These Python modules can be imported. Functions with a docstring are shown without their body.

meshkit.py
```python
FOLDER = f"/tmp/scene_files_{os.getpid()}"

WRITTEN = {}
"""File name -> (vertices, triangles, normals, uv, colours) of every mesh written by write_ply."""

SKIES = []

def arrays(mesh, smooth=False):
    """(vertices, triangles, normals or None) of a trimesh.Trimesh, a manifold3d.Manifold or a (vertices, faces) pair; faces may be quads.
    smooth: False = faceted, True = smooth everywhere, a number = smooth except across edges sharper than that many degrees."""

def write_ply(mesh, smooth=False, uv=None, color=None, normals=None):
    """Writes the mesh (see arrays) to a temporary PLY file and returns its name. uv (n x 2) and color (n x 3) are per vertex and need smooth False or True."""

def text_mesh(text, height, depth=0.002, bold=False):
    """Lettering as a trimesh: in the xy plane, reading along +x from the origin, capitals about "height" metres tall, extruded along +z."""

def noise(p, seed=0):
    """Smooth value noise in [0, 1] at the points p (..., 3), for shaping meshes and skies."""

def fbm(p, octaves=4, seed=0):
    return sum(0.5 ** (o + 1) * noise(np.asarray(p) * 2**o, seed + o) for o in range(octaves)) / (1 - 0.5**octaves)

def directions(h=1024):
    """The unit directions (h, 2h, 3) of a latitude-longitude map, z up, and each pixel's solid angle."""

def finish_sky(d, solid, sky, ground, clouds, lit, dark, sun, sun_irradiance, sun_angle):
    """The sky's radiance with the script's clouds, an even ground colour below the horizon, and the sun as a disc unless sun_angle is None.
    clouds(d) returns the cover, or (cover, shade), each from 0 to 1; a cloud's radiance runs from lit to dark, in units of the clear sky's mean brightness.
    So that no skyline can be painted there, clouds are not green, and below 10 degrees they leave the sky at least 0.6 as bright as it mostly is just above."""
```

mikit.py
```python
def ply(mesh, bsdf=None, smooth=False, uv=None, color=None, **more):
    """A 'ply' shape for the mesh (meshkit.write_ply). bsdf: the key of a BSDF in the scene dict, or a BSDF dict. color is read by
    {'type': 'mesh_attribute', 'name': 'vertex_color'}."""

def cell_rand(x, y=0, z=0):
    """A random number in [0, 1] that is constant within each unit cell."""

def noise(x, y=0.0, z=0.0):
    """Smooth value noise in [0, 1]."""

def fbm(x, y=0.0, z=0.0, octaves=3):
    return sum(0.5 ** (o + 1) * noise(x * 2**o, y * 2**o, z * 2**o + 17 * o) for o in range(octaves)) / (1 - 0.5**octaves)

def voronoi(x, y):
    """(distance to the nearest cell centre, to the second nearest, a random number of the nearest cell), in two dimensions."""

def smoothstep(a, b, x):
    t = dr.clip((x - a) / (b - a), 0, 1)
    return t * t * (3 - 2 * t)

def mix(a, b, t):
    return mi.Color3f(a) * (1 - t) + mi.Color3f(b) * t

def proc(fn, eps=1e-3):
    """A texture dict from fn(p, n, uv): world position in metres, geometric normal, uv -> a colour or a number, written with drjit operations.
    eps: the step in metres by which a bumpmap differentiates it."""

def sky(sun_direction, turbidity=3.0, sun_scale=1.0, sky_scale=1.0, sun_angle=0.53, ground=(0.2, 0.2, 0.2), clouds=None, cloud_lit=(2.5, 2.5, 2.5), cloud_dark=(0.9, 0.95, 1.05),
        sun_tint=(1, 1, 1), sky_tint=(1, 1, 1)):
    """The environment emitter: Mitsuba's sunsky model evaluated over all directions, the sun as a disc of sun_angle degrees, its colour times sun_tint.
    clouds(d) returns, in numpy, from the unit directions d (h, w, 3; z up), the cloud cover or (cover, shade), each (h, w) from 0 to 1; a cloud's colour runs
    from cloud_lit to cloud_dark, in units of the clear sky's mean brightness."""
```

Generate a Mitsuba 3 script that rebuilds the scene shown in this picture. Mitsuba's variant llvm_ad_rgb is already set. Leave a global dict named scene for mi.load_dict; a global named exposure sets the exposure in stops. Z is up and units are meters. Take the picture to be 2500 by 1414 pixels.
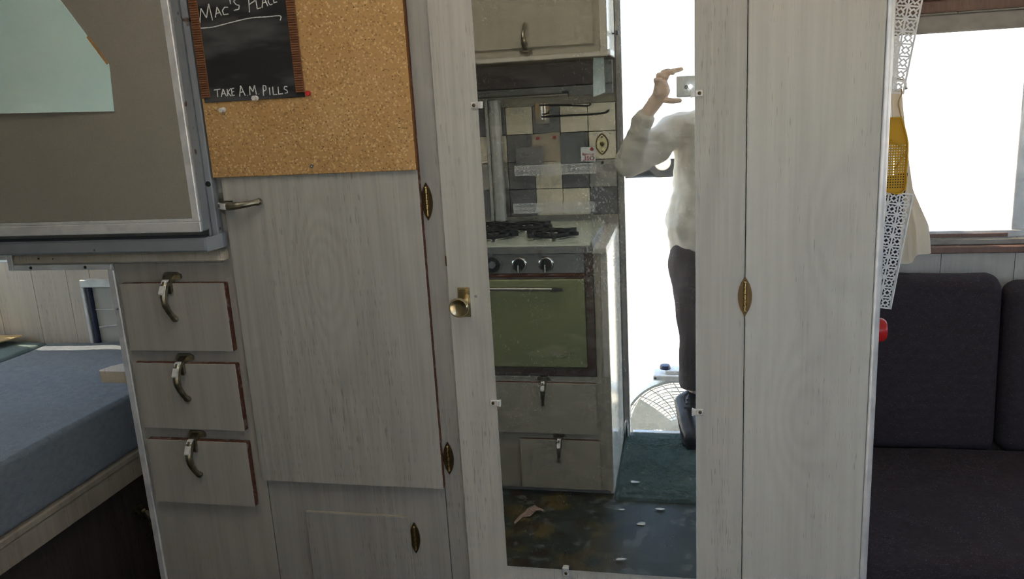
import math, random
import numpy as np
import trimesh, shapely
from shapely.geometry import Polygon, LineString, box as sbox, Point
from shapely.ops import unary_union
import manifold3d as m3
import mitsuba as mi
import drjit as dr
import mikit, meshkit
from mikit import proc, noise, fbm, voronoi, smoothstep, mix, cell_rand

random.seed(7)
np.random.seed(7)
scene, labels = {}, {}

# ---------------------------------------------------------------- camera, sky, exposure
# +x runs along the closet wall to the right, +y from the doorway into the trailer, z up from the trailer floor
EYE = np.array([0.0, 0.0, 1.38])
FWD = np.array([-0.21148061, 0.94971638, -0.23089985])
UP = np.array([0.00536429, 0.23736744, 0.97140513])
T = mi.ScalarTransform4f
scene['camera'] = {'type': 'perspective', 'fov_axis': 'x', 'fov': math.degrees(2 * math.atan(1250 / 1978.6)), 'near_clip': 0.01, 'far_clip': 2000.0,
                   'to_world': T().look_at(origin=EYE.tolist(), target=(EYE + FWD).tolist(), up=UP.tolist())}
SUN = (-0.60, 0.16, 0.78)
scene['sky'] = mikit.sky(SUN, turbidity=3.5, ground=(0.42, 0.41, 0.38), sun_scale=0.9, sky_scale=1.3,
                         clouds=lambda d: 0.55 * np.clip(meshkit.noise(d * 3.0, 3) * 1.4 - 0.2, 0, 1), cloud_lit=(2.2, 2.2, 2.2), cloud_dark=(1.2, 1.25, 1.3))
exposure = 3.2

# ---------------------------------------------------------------- helpers
used = {}
def num(key):
    if key not in used:
        used[key] = 0
        return key
    used[key] += 1
    return '%s_%03d' % (key, used[key])
def L(key, label=None, cat=None, group=None, kind=None):
    d = {}
    if label: d['label'] = label
    if cat: d['category'] = cat
    if group: d['group'] = group
    if kind: d['kind'] = kind
    labels[key] = d
    return key
def put(name, mesh, bsdf, parent=None, smooth=False, label=None, **more):
    key = num(parent + '__' + name if parent else name)
    scene[key] = mikit.ply(mesh, bsdf, smooth, **more)
    if label: labels[key] = {'label': label}
    return key
def thing(name, label, cat, group=None):
    return L(num(name), label, cat, group)
def struct(name, label=None):
    used.setdefault(name, 0)
    return L(name, label, None, None, 'structure')

def man(m):
    a = m.to_mesh()
    return trimesh.Trimesh(np.asarray(a.vert_properties)[:, :3], np.asarray(a.tri_verts), process=False)
def cat(*ms):
    out = []
    for m in ms:
        out += list(m) if isinstance(m, (list, tuple)) else [m]
    return trimesh.util.concatenate(out)
def bb(x0, x1, y0, y1, z0, z1, b=0.0015):
    """box with chamfered edges"""
    x0, x1, y0, y1, z0, z1 = min(x0, x1), max(x0, x1), min(y0, y1), max(y0, y1), min(z0, z1), max(z0, z1)
    b = min(b, 0.45 * (x1 - x0), 0.45 * (y1 - y0), 0.45 * (z1 - z0))
    p = []
    for X, sx in ((x0, 1), (x1, -1)):
        for Y, sy in ((y0, 1), (y1, -1)):
            for Z, sz in ((z0, 1), (z1, -1)):
                p += [(X, Y + sy * b, Z + sz * b), (X + sx * b, Y, Z + sz * b), (X + sx * b, Y + sy * b, Z)]
    return man(m3.Manifold.hull_points(p))
def hull(pts):
    return man(m3.Manifold.hull_points([tuple(map(float, q)) for q in pts]))
def rbox(x0, x1, y0, y1, z0, z1, r, seg=20):
    """box with round edges"""
    s = m3.Manifold.sphere(r, seg)
    return man(m3.Manifold.batch_hull([s.translate((x, y, z)) for x in (x0 + r, x1 - r) for y in (y0 + r, y1 - r) for z in (z0 + r, z1 - r)]))
def frame(d):
    d = np.asarray(d, float); d = d / np.linalg.norm(d)
    a = np.cross(d, [0, 0, 1.0] if abs(d[2]) < 0.9 else [1.0, 0, 0]); a /= np.linalg.norm(a)
    return d, a, np.cross(d, a)
def tube(points, r, n=10, closed=False):
    p = np.asarray(points, float)
    rad = np.broadcast_to(np.asarray(r, float), (len(p),))
    if closed:
        t = np.roll(p, -1, 0) - np.roll(p, 1, 0)
    else:
        t = np.gradient(p, axis=0)
    t /= np.linalg.norm(t, axis=1, keepdims=True) + 1e-12
    ref = np.array([0, 0, 1.0]) if np.abs(t[:, 2]).mean() < 0.8 else np.array([1.0, 0.1, 0])
    a = np.cross(t, ref); a /= np.linalg.norm(a, axis=1, keepdims=True) + 1e-12
    b = np.cross(t, a)
    ang = np.arange(n) * 2 * np.pi / n
    v = p[:, None] + rad[:, None, None] * (np.cos(ang)[None, :, None] * a[:, None] + np.sin(ang)[None, :, None] * b[:, None])
    f = []
    K = len(p)
    for i in range(K if closed else K - 1):
        i2 = (i + 1) % K
        for j in range(n):
            j2 = (j + 1) % n
            f += [(i * n + j, i2 * n + j2, i2 * n + j), (i * n + j, i * n + j2, i2 * n + j2)]
    v = v.reshape(-1, 3)
    if not closed:
        c0, c1 = len(v), len(v) + 1
        v = np.vstack([v, p[0], p[-1]])
        for j in range(n):
            j2 = (j + 1) % n
            f += [(c0, j2, j), (c1, (K - 1) * n + j, (K - 1) * n + j2)]
    m = trimesh.Trimesh(v, np.array(f), process=False)
    if m.volume < 0: m.invert()
    return m
def cyl(p0, p1, r, n=16, r1=None):
    return tube([p0, p1], [r, r if r1 is None else r1], n)
def smooth_line(pts, n=8):
    """Catmull-Rom through the points"""
    p = np.asarray(pts, float)
    q = np.vstack([2 * p[0] - p[1], p, 2 * p[-1] - p[-2]])
    out = []
    for i in range(1, len(q) - 2):
        for t in np.linspace(0, 1, n, endpoint=False):
            out.append(0.5 * (2 * q[i] + (q[i + 1] - q[i - 1]) * t + (2 * q[i - 1] - 5 * q[i] + 4 * q[i + 1] - q[i + 2]) * t * t + (3 * q[i] - q[i - 1] - 3 * q[i + 1] + q[i + 2]) * t ** 3))
    return np.array(out + [p[-1]])
def lathe(profile, n=28):
    """(radius, height) pairs about z"""
    return trimesh.creation.revolve(np.array(profile, float), sections=n)
def extrude(poly, h):
    """shapely polygon in xy, from z = 0 to h"""
    polys = list(poly.geoms) if hasattr(poly, 'geoms') else [poly]
    cons = []
    for p in polys:
        p = shapely.geometry.polygon.orient(p, 1.0)
        cons.append(np.array(p.exterior.coords)[:-1])
        cons += [np.array(r.coords)[:-1] for r in p.interiors]
    return man(m3.Manifold.extrude(m3.CrossSection(cons, m3.FillRule.EvenOdd), h))
def M(u, v, w, o):
    """local axes u (right), v (up), w (out) placed at o"""
    m = np.eye(4); m[:3, 0], m[:3, 1], m[:3, 2], m[:3, 3] = u, v, w, o
    return m
def to_front(o): return M((1, 0, 0), (0, 0, 1), (0, -1, 0), o)    # faces the doorway (-y)
def to_back(o): return M((-1, 0, 0), (0, 0, 1), (0, 1, 0), o)     # faces the closets (+y)
def to_right(o): return M((0, 1, 0), (0, 0, 1), (1, 0, 0), o)     # faces +x
def tf(m, *ms):
    m = m.copy()
    for a in ms: m.apply_transform(a)
    return m
def rot(axis, deg, point=(0, 0, 0)):
    return trimesh.transformations.rotation_matrix(math.radians(deg), axis, point)
def wavy(m, f):
    m = m.copy(); v = np.array(m.vertices); m.vertices = v + f(v); return m
def sheet(nu, nv, f, th=0.001):
    """closed thin sheet: f(u, v) -> points, offset along the normal by th"""
    u, v = np.meshgrid(np.linspace(0, 1, nu), np.linspace(0, 1, nv), indexing='ij')
    P = f(u, v)
    du, dv = np.gradient(P, axis=0), np.gradient(P, axis=1)
    n = np.cross(du, dv); n /= np.linalg.norm(n, axis=-1, keepdims=True) + 1e-12
    A, B = (P + n * th / 2).reshape(-1, 3), (P - n * th / 2).reshape(-1, 3)
    idx = np.arange(nu * nv).reshape(nu, nv)
    a, b, c, d = idx[:-1, :-1].ravel(), idx[1:, :-1].ravel(), idx[1:, 1:].ravel(), idx[:-1, 1:].ravel()
    f1 = np.vstack([np.c_[a, b, c], np.c_[a, c, d]])
    f2 = f1[:, ::-1] + nu * nv
    ring = np.concatenate([idx[:, 0], idx[-1, 1:], idx[-2::-1, -1], idx[0, -2:0:-1]])
    r2 = np.roll(ring, -1)
    side = np.vstack([np.c_[ring, ring + nu * nv, r2], np.c_[r2, ring + nu * nv, r2 + nu * nv]])
    m = trimesh.Trimesh(np.vstack([A, B]), np.vstack([f1, f2, side]), process=False)
    return m
def bones(chains, seg=16, refine=0.012, smooth=8):
    """chains of (point, radius): one continuous skin"""
    parts = []
    for ch in chains:
        for (p, r), (q, s) in zip(ch[:-1], ch[1:]):
            parts.append(m3.Manifold.batch_hull([m3.Manifold.sphere(r, seg).translate(tuple(map(float, p))), m3.Manifold.sphere(s, seg).translate(tuple(map(float, q)))]))
    m = m3.Manifold.batch_boolean(parts, m3.OpType.Add)
    t = man(m.refine_to_length(refine)); t.merge_vertices()
    if smooth: trimesh.smoothing.filter_taubin(t, iterations=smooth)
    return t

# ---------------------------------------------------------------- materials
def rgb(*c): return {'type': 'rgb', 'value': list(c)}
def bsdf(key, **kw):
    scene[key] = {'type': 'twosided', 'b': {'type': 'principled', **kw}}
    return key
def simple(key, col, rough=0.5, metal=0.0, spec=0.5, **kw):
    return bsdf(key, base_color=rgb(*col) if isinstance(col, tuple) else col, roughness=rough, metallic=metal, specular=spec, **kw)

def wood_fn(off, light, dark, knots=(), scale=1.0):
    """lime-washed plywood: contour lines of a stretched noise make the cathedral figure, short dark pores run along z"""
    def fn(p, n, uv):
        x = (p.x + p.y * 0.83) * scale + off
        z = p.z * scale
        f = fbm(x * 7.0, z * 0.75 + off * 3, 2.3, 3) * 1.6 + x * 5.0
        for kx, kz, a in knots:
            e = dr.square((p.x - kx) / 0.055) + dr.square((p.z - kz) / 0.11)
            f = f + a * dr.exp(-e)
        ring = 0.5 + 0.5 * dr.sin(f * 26.0)
        fine = fbm(x * 260.0, z * 7.0, off, 2)
        broad = fbm(x * 11.0, z * 1.3, off + 5.0, 2)
        pore = smoothstep(0.74, 0.92, noise(x * 850.0, z * 48.0, off)) * smoothstep(0.35, 0.7, noise(x * 24.0, z * 3.0, off + 9.0))
        wear = smoothstep(0.62, 0.9, fbm(x * 3.0, z * 3.0, off + 3.0, 3))
        t = dr.clip(0.13 * ring + 0.30 * fine + 0.45 * broad + 0.14 * wear, 0, 1)
        c = mix(light, dark, smoothstep(0.1, 0.95, t))
        return mix(c, (dark[0] * 0.5, dark[1] * 0.46, dark[2] * 0.42), pore * 0.42)
    return proc(fn)
LW, DW = (0.455, 0.448, 0.398), (0.31, 0.302, 0.268)  # plywood tones step from dark left to pale right, imitating light falloff
simple('wood_tall', wood_fn(0.0, LW, DW, knots=((-0.706, 1.055, 1.05), (-0.70, 0.86, 0.35))), 0.5, spec=0.35)
simple('wood_drawers', wood_fn(3.7, (0.42, 0.405, 0.355), (0.285, 0.27, 0.238)), 0.5, spec=0.35)  # own slightly yellower tone, further darkened for weak light at lower left
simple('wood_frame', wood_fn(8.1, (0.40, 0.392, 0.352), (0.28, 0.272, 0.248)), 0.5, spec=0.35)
simple('wood_door', wood_fn(12.9, (0.56, 0.552, 0.49), (0.41, 0.40, 0.355)), 0.5, spec=0.35)
simple('wood_panel', wood_fn(17.3, (0.61, 0.605, 0.54), (0.45, 0.44, 0.395), knots=((0.246, 1.122, 0.5), (0.20, 0.78, 0.7))), 0.5, spec=0.35)
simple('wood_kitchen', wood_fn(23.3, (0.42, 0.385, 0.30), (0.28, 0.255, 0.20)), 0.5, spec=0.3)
simple('wall_brown', wood_fn(31.0, (0.74, 0.67, 0.55), (0.58, 0.51, 0.42)), 0.55, spec=0.3)
simple('brown_trim', wood_fn(41.0, (0.24, 0.16, 0.13), (0.14, 0.085, 0.07)), 0.5, spec=0.3)
simple('pine_rail', wood_fn(47.0, (0.42, 0.37, 0.29), (0.30, 0.255, 0.20)), 0.55, spec=0.3)
simple('pale_pine', wood_fn(53.0, (0.66, 0.60, 0.48), (0.52, 0.45, 0.34)), 0.55, spec=0.3)
def edge_fn(p, n, uv):
    a = fbm(p.x * 160, p.y * 160, p.z * 160, 2)
    ragged = smoothstep(0.55, 0.75, fbm(p.x * 60, p.y * 90, p.z * 60, 3))
    return mix(mix((0.16, 0.07, 0.045), (0.07, 0.03, 0.022), a), (0.30, 0.24, 0.20), ragged * 0.6)
simple('raw_edge', proc(edge_fn), 0.8, spec=0.1)
simple('dark_gap', (0.025, 0.02, 0.018), 0.9, spec=0.0)
def cork_fn(p, n, uv):
    d1, d2, r = voronoi((p.x + p.y * 0.5) * 330, p.z * 330)
    e1, e2, q = voronoi(p.x * 120 + 7, p.z * 120)
    base = mix((0.46, 0.265, 0.10), (0.58, 0.365, 0.155), fbm(p.x * 14, p.z * 14, 0, 3))
    c = mix(base, (0.72, 0.52, 0.26), smoothstep(0.80, 0.97, r) * 0.8)
    c = mix(c, (0.22, 0.11, 0.04), smoothstep(0.90, 0.94, q) * smoothstep(0.22, 0.08, e1))
    return mix(c, (0.30, 0.16, 0.06), smoothstep(0.16, 0.04, r) * 0.6)
simple('cork', proc(cork_fn), 0.85, spec=0.15)
simple('cork_edge', (0.20, 0.09, 0.035), 0.9, spec=0.1)
def slate_fn(p, n, uv):
    s = fbm(p.x * 9, p.z * 30, 4, 4)
    return mix((0.022, 0.023, 0.023), (0.075, 0.078, 0.078), smoothstep(0.42, 0.8, s))
simple('slate', proc(slate_fn), 0.7, spec=0.25)
simple('chalk', proc(lambda p, n, uv: mix((0.5, 0.51, 0.5), (0.78, 0.78, 0.76), noise(p.x * 700, p.z * 700, 0))), 0.95, spec=0.0)
simple('ribbed_brown', proc(lambda p, n, uv: mix((0.15, 0.06, 0.028), (0.27, 0.125, 0.06), fbm(p.x * 60, p.z * 300, 0, 2))), 0.6, spec=0.3)
simple('red_plastic', (0.52, 0.02, 0.02), 0.3)
simple('white_plastic', (0.74, 0.74, 0.73), 0.35)
simple('cream_plastic', (0.72, 0.70, 0.64), 0.4)
simple('clear_clip', (0.62, 0.60, 0.55), 0.15)
def alu_fn(c, d):
    return proc(lambda p, n, uv: mix(c, d, smoothstep(0.35, 0.75, fbm(p.x * 30, p.y * 30, p.z * 30, 3))))
simple('aluminium', alu_fn((0.84, 0.85, 0.84), (0.70, 0.71, 0.71)), 0.34, metal=0.35)
simple('trim_white', alu_fn((0.88, 0.89, 0.86), (0.74, 0.75, 0.73)), 0.4)
def fridge_fn(p, n, uv):
    s = fbm(p.x * 900, p.z * 700, 0, 2)
    return mix((0.33, 0.315, 0.265), (0.40, 0.38, 0.32), s)
simple('fridge_panel', proc(fridge_fn), 0.42, metal=0.25, spec=0.3)
def casing_fn(p, n, uv):
    rust = smoothstep(0.70, 0.80, fbm(p.x * 70, p.y * 70, p.z * 45, 3))
    return mix(mix((0.27, 0.30, 0.32), (0.22, 0.24, 0.26), fbm(p.x * 20, p.y * 20, p.z * 20, 2)), (0.09, 0.055, 0.04), rust)
simple('casing_blue', proc(casing_fn), 0.42, spec=0.4)
simple('mint_sheet', proc(lambda p, n, uv: mix((0.66, 0.92, 0.89), (0.72, 0.93, 0.85), fbm(p.x * 7, p.z * 7, 1, 3))), 0.8, spec=0.2)
simple('tape_brown', (0.42, 0.24, 0.09), 0.6)
def bronze_fn(p, n, uv):
    return mix((0.20, 0.18, 0.13), (0.36, 0.33, 0.24), smoothstep(0.3, 0.8, fbm(p.x * 90, p.y * 90, p.z * 90, 3)))
simple('bronze', proc(bronze_fn), 0.24, metal=0.9)
simple('glint_paint', (0.80, 0.79, 0.74), 0.3, metal=0.15)  # pale tone paints window light reflected on the latches
simple('brass', proc(lambda p, n, uv: mix((0.62, 0.48, 0.22), (0.45, 0.33, 0.14), fbm(p.x * 150, p.y * 150, p.z * 150, 2))), 0.22, metal=1.0)
simple('brass_light', (0.78, 0.72, 0.40), 0.3, metal=0.4)
simple('brass_dark', (0.11, 0.075, 0.035), 0.35, metal=0.8)
simple('brass_satin', (0.63, 0.53, 0.33), 0.22, metal=1.0)
simple('steel', (0.55, 0.55, 0.53), 0.25, metal=1.0)
simple('pipe_dull', alu_fn((0.50, 0.50, 0.46), (0.38, 0.38, 0.35)), 0.45, metal=0.4)
simple('chrome', (0.72, 0.72, 0.70), 0.12, metal=1.0)
simple('black_iron', (0.012, 0.012, 0.012), 0.45)
simple('black_plastic', (0.02, 0.02, 0.022), 0.35)
def fabric_fn(a, b, fleck, k):
    def fn(p, n, uv):
        s = noise(p.x * 520, p.y * 520, p.z * 520)
        w = fbm(p.x * 90, p.y * 90, p.z * 90, 2)
        return mix(mix(a, b, w), fleck, smoothstep(0.70, 0.95, s) * k)
    return proc(fn)
simple('dark_sheet', fabric_fn((0.022, 0.022, 0.038), (0.035, 0.034, 0.055), (0.08, 0.08, 0.1), 0.3), 0.95, spec=0.05)
simple('bed_fabric', fabric_fn((0.175, 0.21, 0.24), (0.235, 0.275, 0.31), (0.42, 0.46, 0.50), 0.55), 0.95, spec=0.1, sheen=0.3)
simple('bed_fabric_teal', fabric_fn((0.14, 0.20, 0.205), (0.19, 0.255, 0.255), (0.36, 0.43, 0.43), 0.5), 0.95, spec=0.1, sheen=0.3)
simple('couch_fabric', fabric_fn((0.036, 0.030, 0.034), (0.056, 0.048, 0.054), (0.16, 0.145, 0.16), 0.5), 0.95, spec=0.1, sheen=0.2)
simple('under_bed', wood_fn(61.0, (0.085, 0.07, 0.062), (0.05, 0.04, 0.036)), 0.7, spec=0.15)  # dark tone puts the low light under the bed into the colour
def carpet_fn(p, n, uv):
    s = noise(p.x * 240, p.y * 240, p.z * 240)
    return mix(mix((0.055, 0.085, 0.085), (0.10, 0.14, 0.135), fbm(p.x * 40, p.y * 40, 0, 2)), (0.26, 0.32, 0.30), smoothstep(0.72, 0.95, s) * 0.5)
simple('carpet_pile', proc(carpet_fn), 0.97, spec=0.05)
def lino_fn(p, n, uv):
    a = fbm(p.x * 11, p.y * 11, 3.0, 4)
    b = fbm(p.x * 20 + 9, p.y * 20, 8.0, 3)
    spot = smoothstep(0.64, 0.76, fbm(p.x * 26, p.y * 26, 14.0, 3))
    c = mix((0.018, 0.026, 0.019), (0.055, 0.064, 0.048), a)
    warm = smoothstep(-0.12, -0.42, p.x + 0.25 * (b - 0.5))
    c = mix(c, mix((0.075, 0.055, 0.02), (0.13, 0.105, 0.04), b), warm * smoothstep(0.4, 0.62, a))
    c = mix(c, (0.035, 0.018, 0.012), smoothstep(0.52, 0.60, b) * warm * 0.7)
    return mix(c, (0.15, 0.165, 0.15), spot * 0.5)
simple('linoleum', proc(lino_fn), 0.45, spec=0.25)
simple('ceiling_paint', (0.74, 0.72, 0.65), 0.7, spec=0.2)
simple('jamb', alu_fn((0.33, 0.32, 0.29), (0.25, 0.24, 0.22)), 0.5, metal=0.2)
simple('side_laminate', (0.84, 0.84, 0.80), 0.10, spec=0.8)
simple('counter_laminate', (0.52, 0.49, 0.42), 0.25)
simple('tile_bright', alu_fn((0.88, 0.81, 0.63), (0.76, 0.70, 0.55)), 0.30, metal=0.4)
simple('tile_grey', alu_fn((0.19, 0.19, 0.185), (0.15, 0.15, 0.148)), 0.5, metal=0.3)
simple('tile_mid', alu_fn((0.46, 0.44, 0.39), (0.30, 0.295, 0.275)), 0.4, metal=0.5)
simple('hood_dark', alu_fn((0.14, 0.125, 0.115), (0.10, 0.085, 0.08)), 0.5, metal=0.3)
simple('stove_enamel', (0.42, 0.46, 0.38), 0.18)
def stovemetal_fn(p, n, uv):
    rust = smoothstep(0.60, 0.78, fbm(p.x * 40, p.y * 40, p.z * 60, 3))
    return mix((0.24, 0.245, 0.235), (0.12, 0.075, 0.055), rust * 0.8)
simple('stove_metal', proc(stovemetal_fn), 0.42, metal=0.5)
def stoverim_fn(p, n, uv):
    return mix((0.14, 0.115, 0.095), (0.09, 0.055, 0.045), smoothstep(0.4, 0.7, fbm(p.x * 50, p.y * 50, p.z * 50, 3)))
simple('stove_rim', proc(stoverim_fn), 0.45, metal=0.4)
simple('oven_olive', (0.22, 0.235, 0.12), 0.22)
simple('paper_white', (0.72, 0.74, 0.72), 0.8, spec=0.1)
simple('paper_blue', (0.62, 0.74, 0.74), 0.7, spec=0.2)
simple('paper_beige', (0.40, 0.35, 0.265), 0.7, spec=0.2)
simple('paper_pink', (0.36, 0.26, 0.22), 0.85, spec=0.1)
simple('card_grey', alu_fn((0.20, 0.20, 0.19), (0.155, 0.155, 0.15)), 0.6)
simple('card_slate', alu_fn((0.16, 0.175, 0.175), (0.12, 0.13, 0.13)), 0.6)
simple('ink_red', (0.32, 0.035, 0.03), 0.6)
simple('ink_grey', (0.22, 0.20, 0.20), 0.6)
simple('cardboard', (0.62, 0.48, 0.27), 0.8, spec=0.1)
simple('white_paint', (0.80, 0.81, 0.80), 0.4)
simple('fan_plastic', (0.74, 0.75, 0.72), 0.35)
simple('blue_plastic', (0.03, 0.04, 0.09), 0.3)
simple('skin', proc(lambda p, n, uv: mix((0.74, 0.56, 0.44), (0.80, 0.63, 0.50), fbm(p.x * 30, p.y * 30, p.z * 30, 2))), 0.5, spec=0.4)
simple('shirt', proc(lambda p, n, uv: mix((0.62, 0.585, 0.51), (0.70, 0.665, 0.59), fbm(p.x * 25, p.y * 25, p.z * 8, 3))), 0.9, spec=0.1)
simple('trousers', fabric_fn((0.085, 0.075, 0.075), (0.115, 0.10, 0.10), (0.26, 0.24, 0.23), 0.35), 0.95, spec=0.05)
simple('shoe_black', (0.022, 0.022, 0.026), 0.45)
simple('hair_grey', (0.32, 0.29, 0.26), 0.7)
simple('phone_silver', (0.74, 0.76, 0.76), 0.3, metal=0.1)
simple('lens_glass', (0.01, 0.012, 0.015), 0.08)
simple('ground_pale', proc(lambda p, n, uv: mix((0.48, 0.45, 0.39), (0.60, 0.57, 0.50), fbm(p.x * 3, p.y * 3, 0, 4))), 0.95, spec=0.1)
simple('bark', (0.16, 0.12, 0.09), 0.9)
simple('tyre', (0.02, 0.02, 0.02), 0.8)
simple('car_glass', (0.03, 0.035, 0.04), 0.1)
simple('lamp_red', (0.5, 0.03, 0.02), 0.3)
scene['cloth_beige'] = {'type': 'principledthin', 'base_color': rgb(0.72, 0.64, 0.50), 'roughness': 0.9, 'diff_trans': 0.9, 'spec_trans': 0.0}
scene['yellow_mesh'] = {'type': 'principledthin', 'base_color': rgb(0.72, 0.47, 0.07), 'roughness': 0.5, 'diff_trans': 0.7, 'spec_trans': 0.0}
scene['leaf'] = {'type': 'principledthin', 'base_color': rgb(0.16, 0.24, 0.07), 'roughness': 0.6, 'diff_trans': 0.7, 'spec_trans': 0.0}
scene['milky_lid'] = {'type': 'principledthin', 'base_color': rgb(0.86, 0.84, 0.78), 'roughness': 0.8, 'diff_trans': 1.2, 'spec_trans': 0.0}
scene['pane'] = {'type': 'thindielectric', 'int_ior': 1.5}
def dust_fn(p, n, uv):
    s = noise(p.x * 420, p.z * 300, 2.0)
    edge = dr.exp(-dr.square((p.x + 0.155) / 0.03)) * smoothstep(0.98, 1.08, p.z) * smoothstep(1.28, 1.18, p.z)
    specks = smoothstep(0.80, 0.95, s) * smoothstep(0.45, 0.7, fbm(p.x * 25, p.z * 25, 6.0, 2))
    smear = smoothstep(0.55, 0.8, fbm(p.x * 12, p.z * 40, 1.0, 3)) * 0.02
    return dr.clip(edge * smoothstep(0.62, 0.9, s) * 0.38 + specks * 0.06 + smear + 0.012, 0, 1)
scene['mirror_glass'] = {'type': 'twosided', 'b': {'type': 'blendbsdf', 'weight': proc(dust_fn),
    'a': {'type': 'conductor', 'material': 'none', 'specular_reflectance': rgb(0.86, 0.90, 0.88)},
    'c': {'type': 'diffuse', 'reflectance': rgb(0.6, 0.6, 0.58)}}}

# ---------------------------------------------------------------- the shell
WP = 1.470                                   # front of the closet block's boards
FAR, NEAR, LEFT, RIGHT, TOP = 2.30, -0.20, -2.80, 2.60, 1.98
struct('floor'); put('linoleum_sheet', bb(LEFT, RIGHT, NEAR - 0.05, FAR + 0.04, -0.03, 0.0), 'linoleum', 'floor')
struct('ceiling'); RV = (-1.0, -0.05, 0.48, 1.10)              # unseen roof vent, added over the aisle for more light from above
g = sbox(LEFT - 0.04, NEAR - 0.05, RIGHT + 0.04, FAR + 0.04).difference(sbox(RV[0], RV[2], RV[1], RV[3]))
put('panel', extrude(g, 0.03).apply_translation((0, 0, TOP)), 'ceiling_paint', 'ceiling')
struct('window_4', 'unseen milky roof vent added to light the aisle')
put('frame', extrude(sbox(RV[0], RV[2], RV[1], RV[3]).difference(sbox(RV[0] + 0.015, RV[2] + 0.015, RV[1] - 0.015, RV[3] - 0.015)), 0.06).apply_translation((0, 0, TOP - 0.008)), 'aluminium', 'window_4')
zv = TOP + 0.052
put('lid', trimesh.Trimesh([(RV[0], RV[2], zv), (RV[1], RV[2], zv), (RV[1], RV[3], zv), (RV[0], RV[3], zv)], [(0, 1, 2), (0, 2, 3)], process=False), 'milky_lid', 'window_4')

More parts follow.
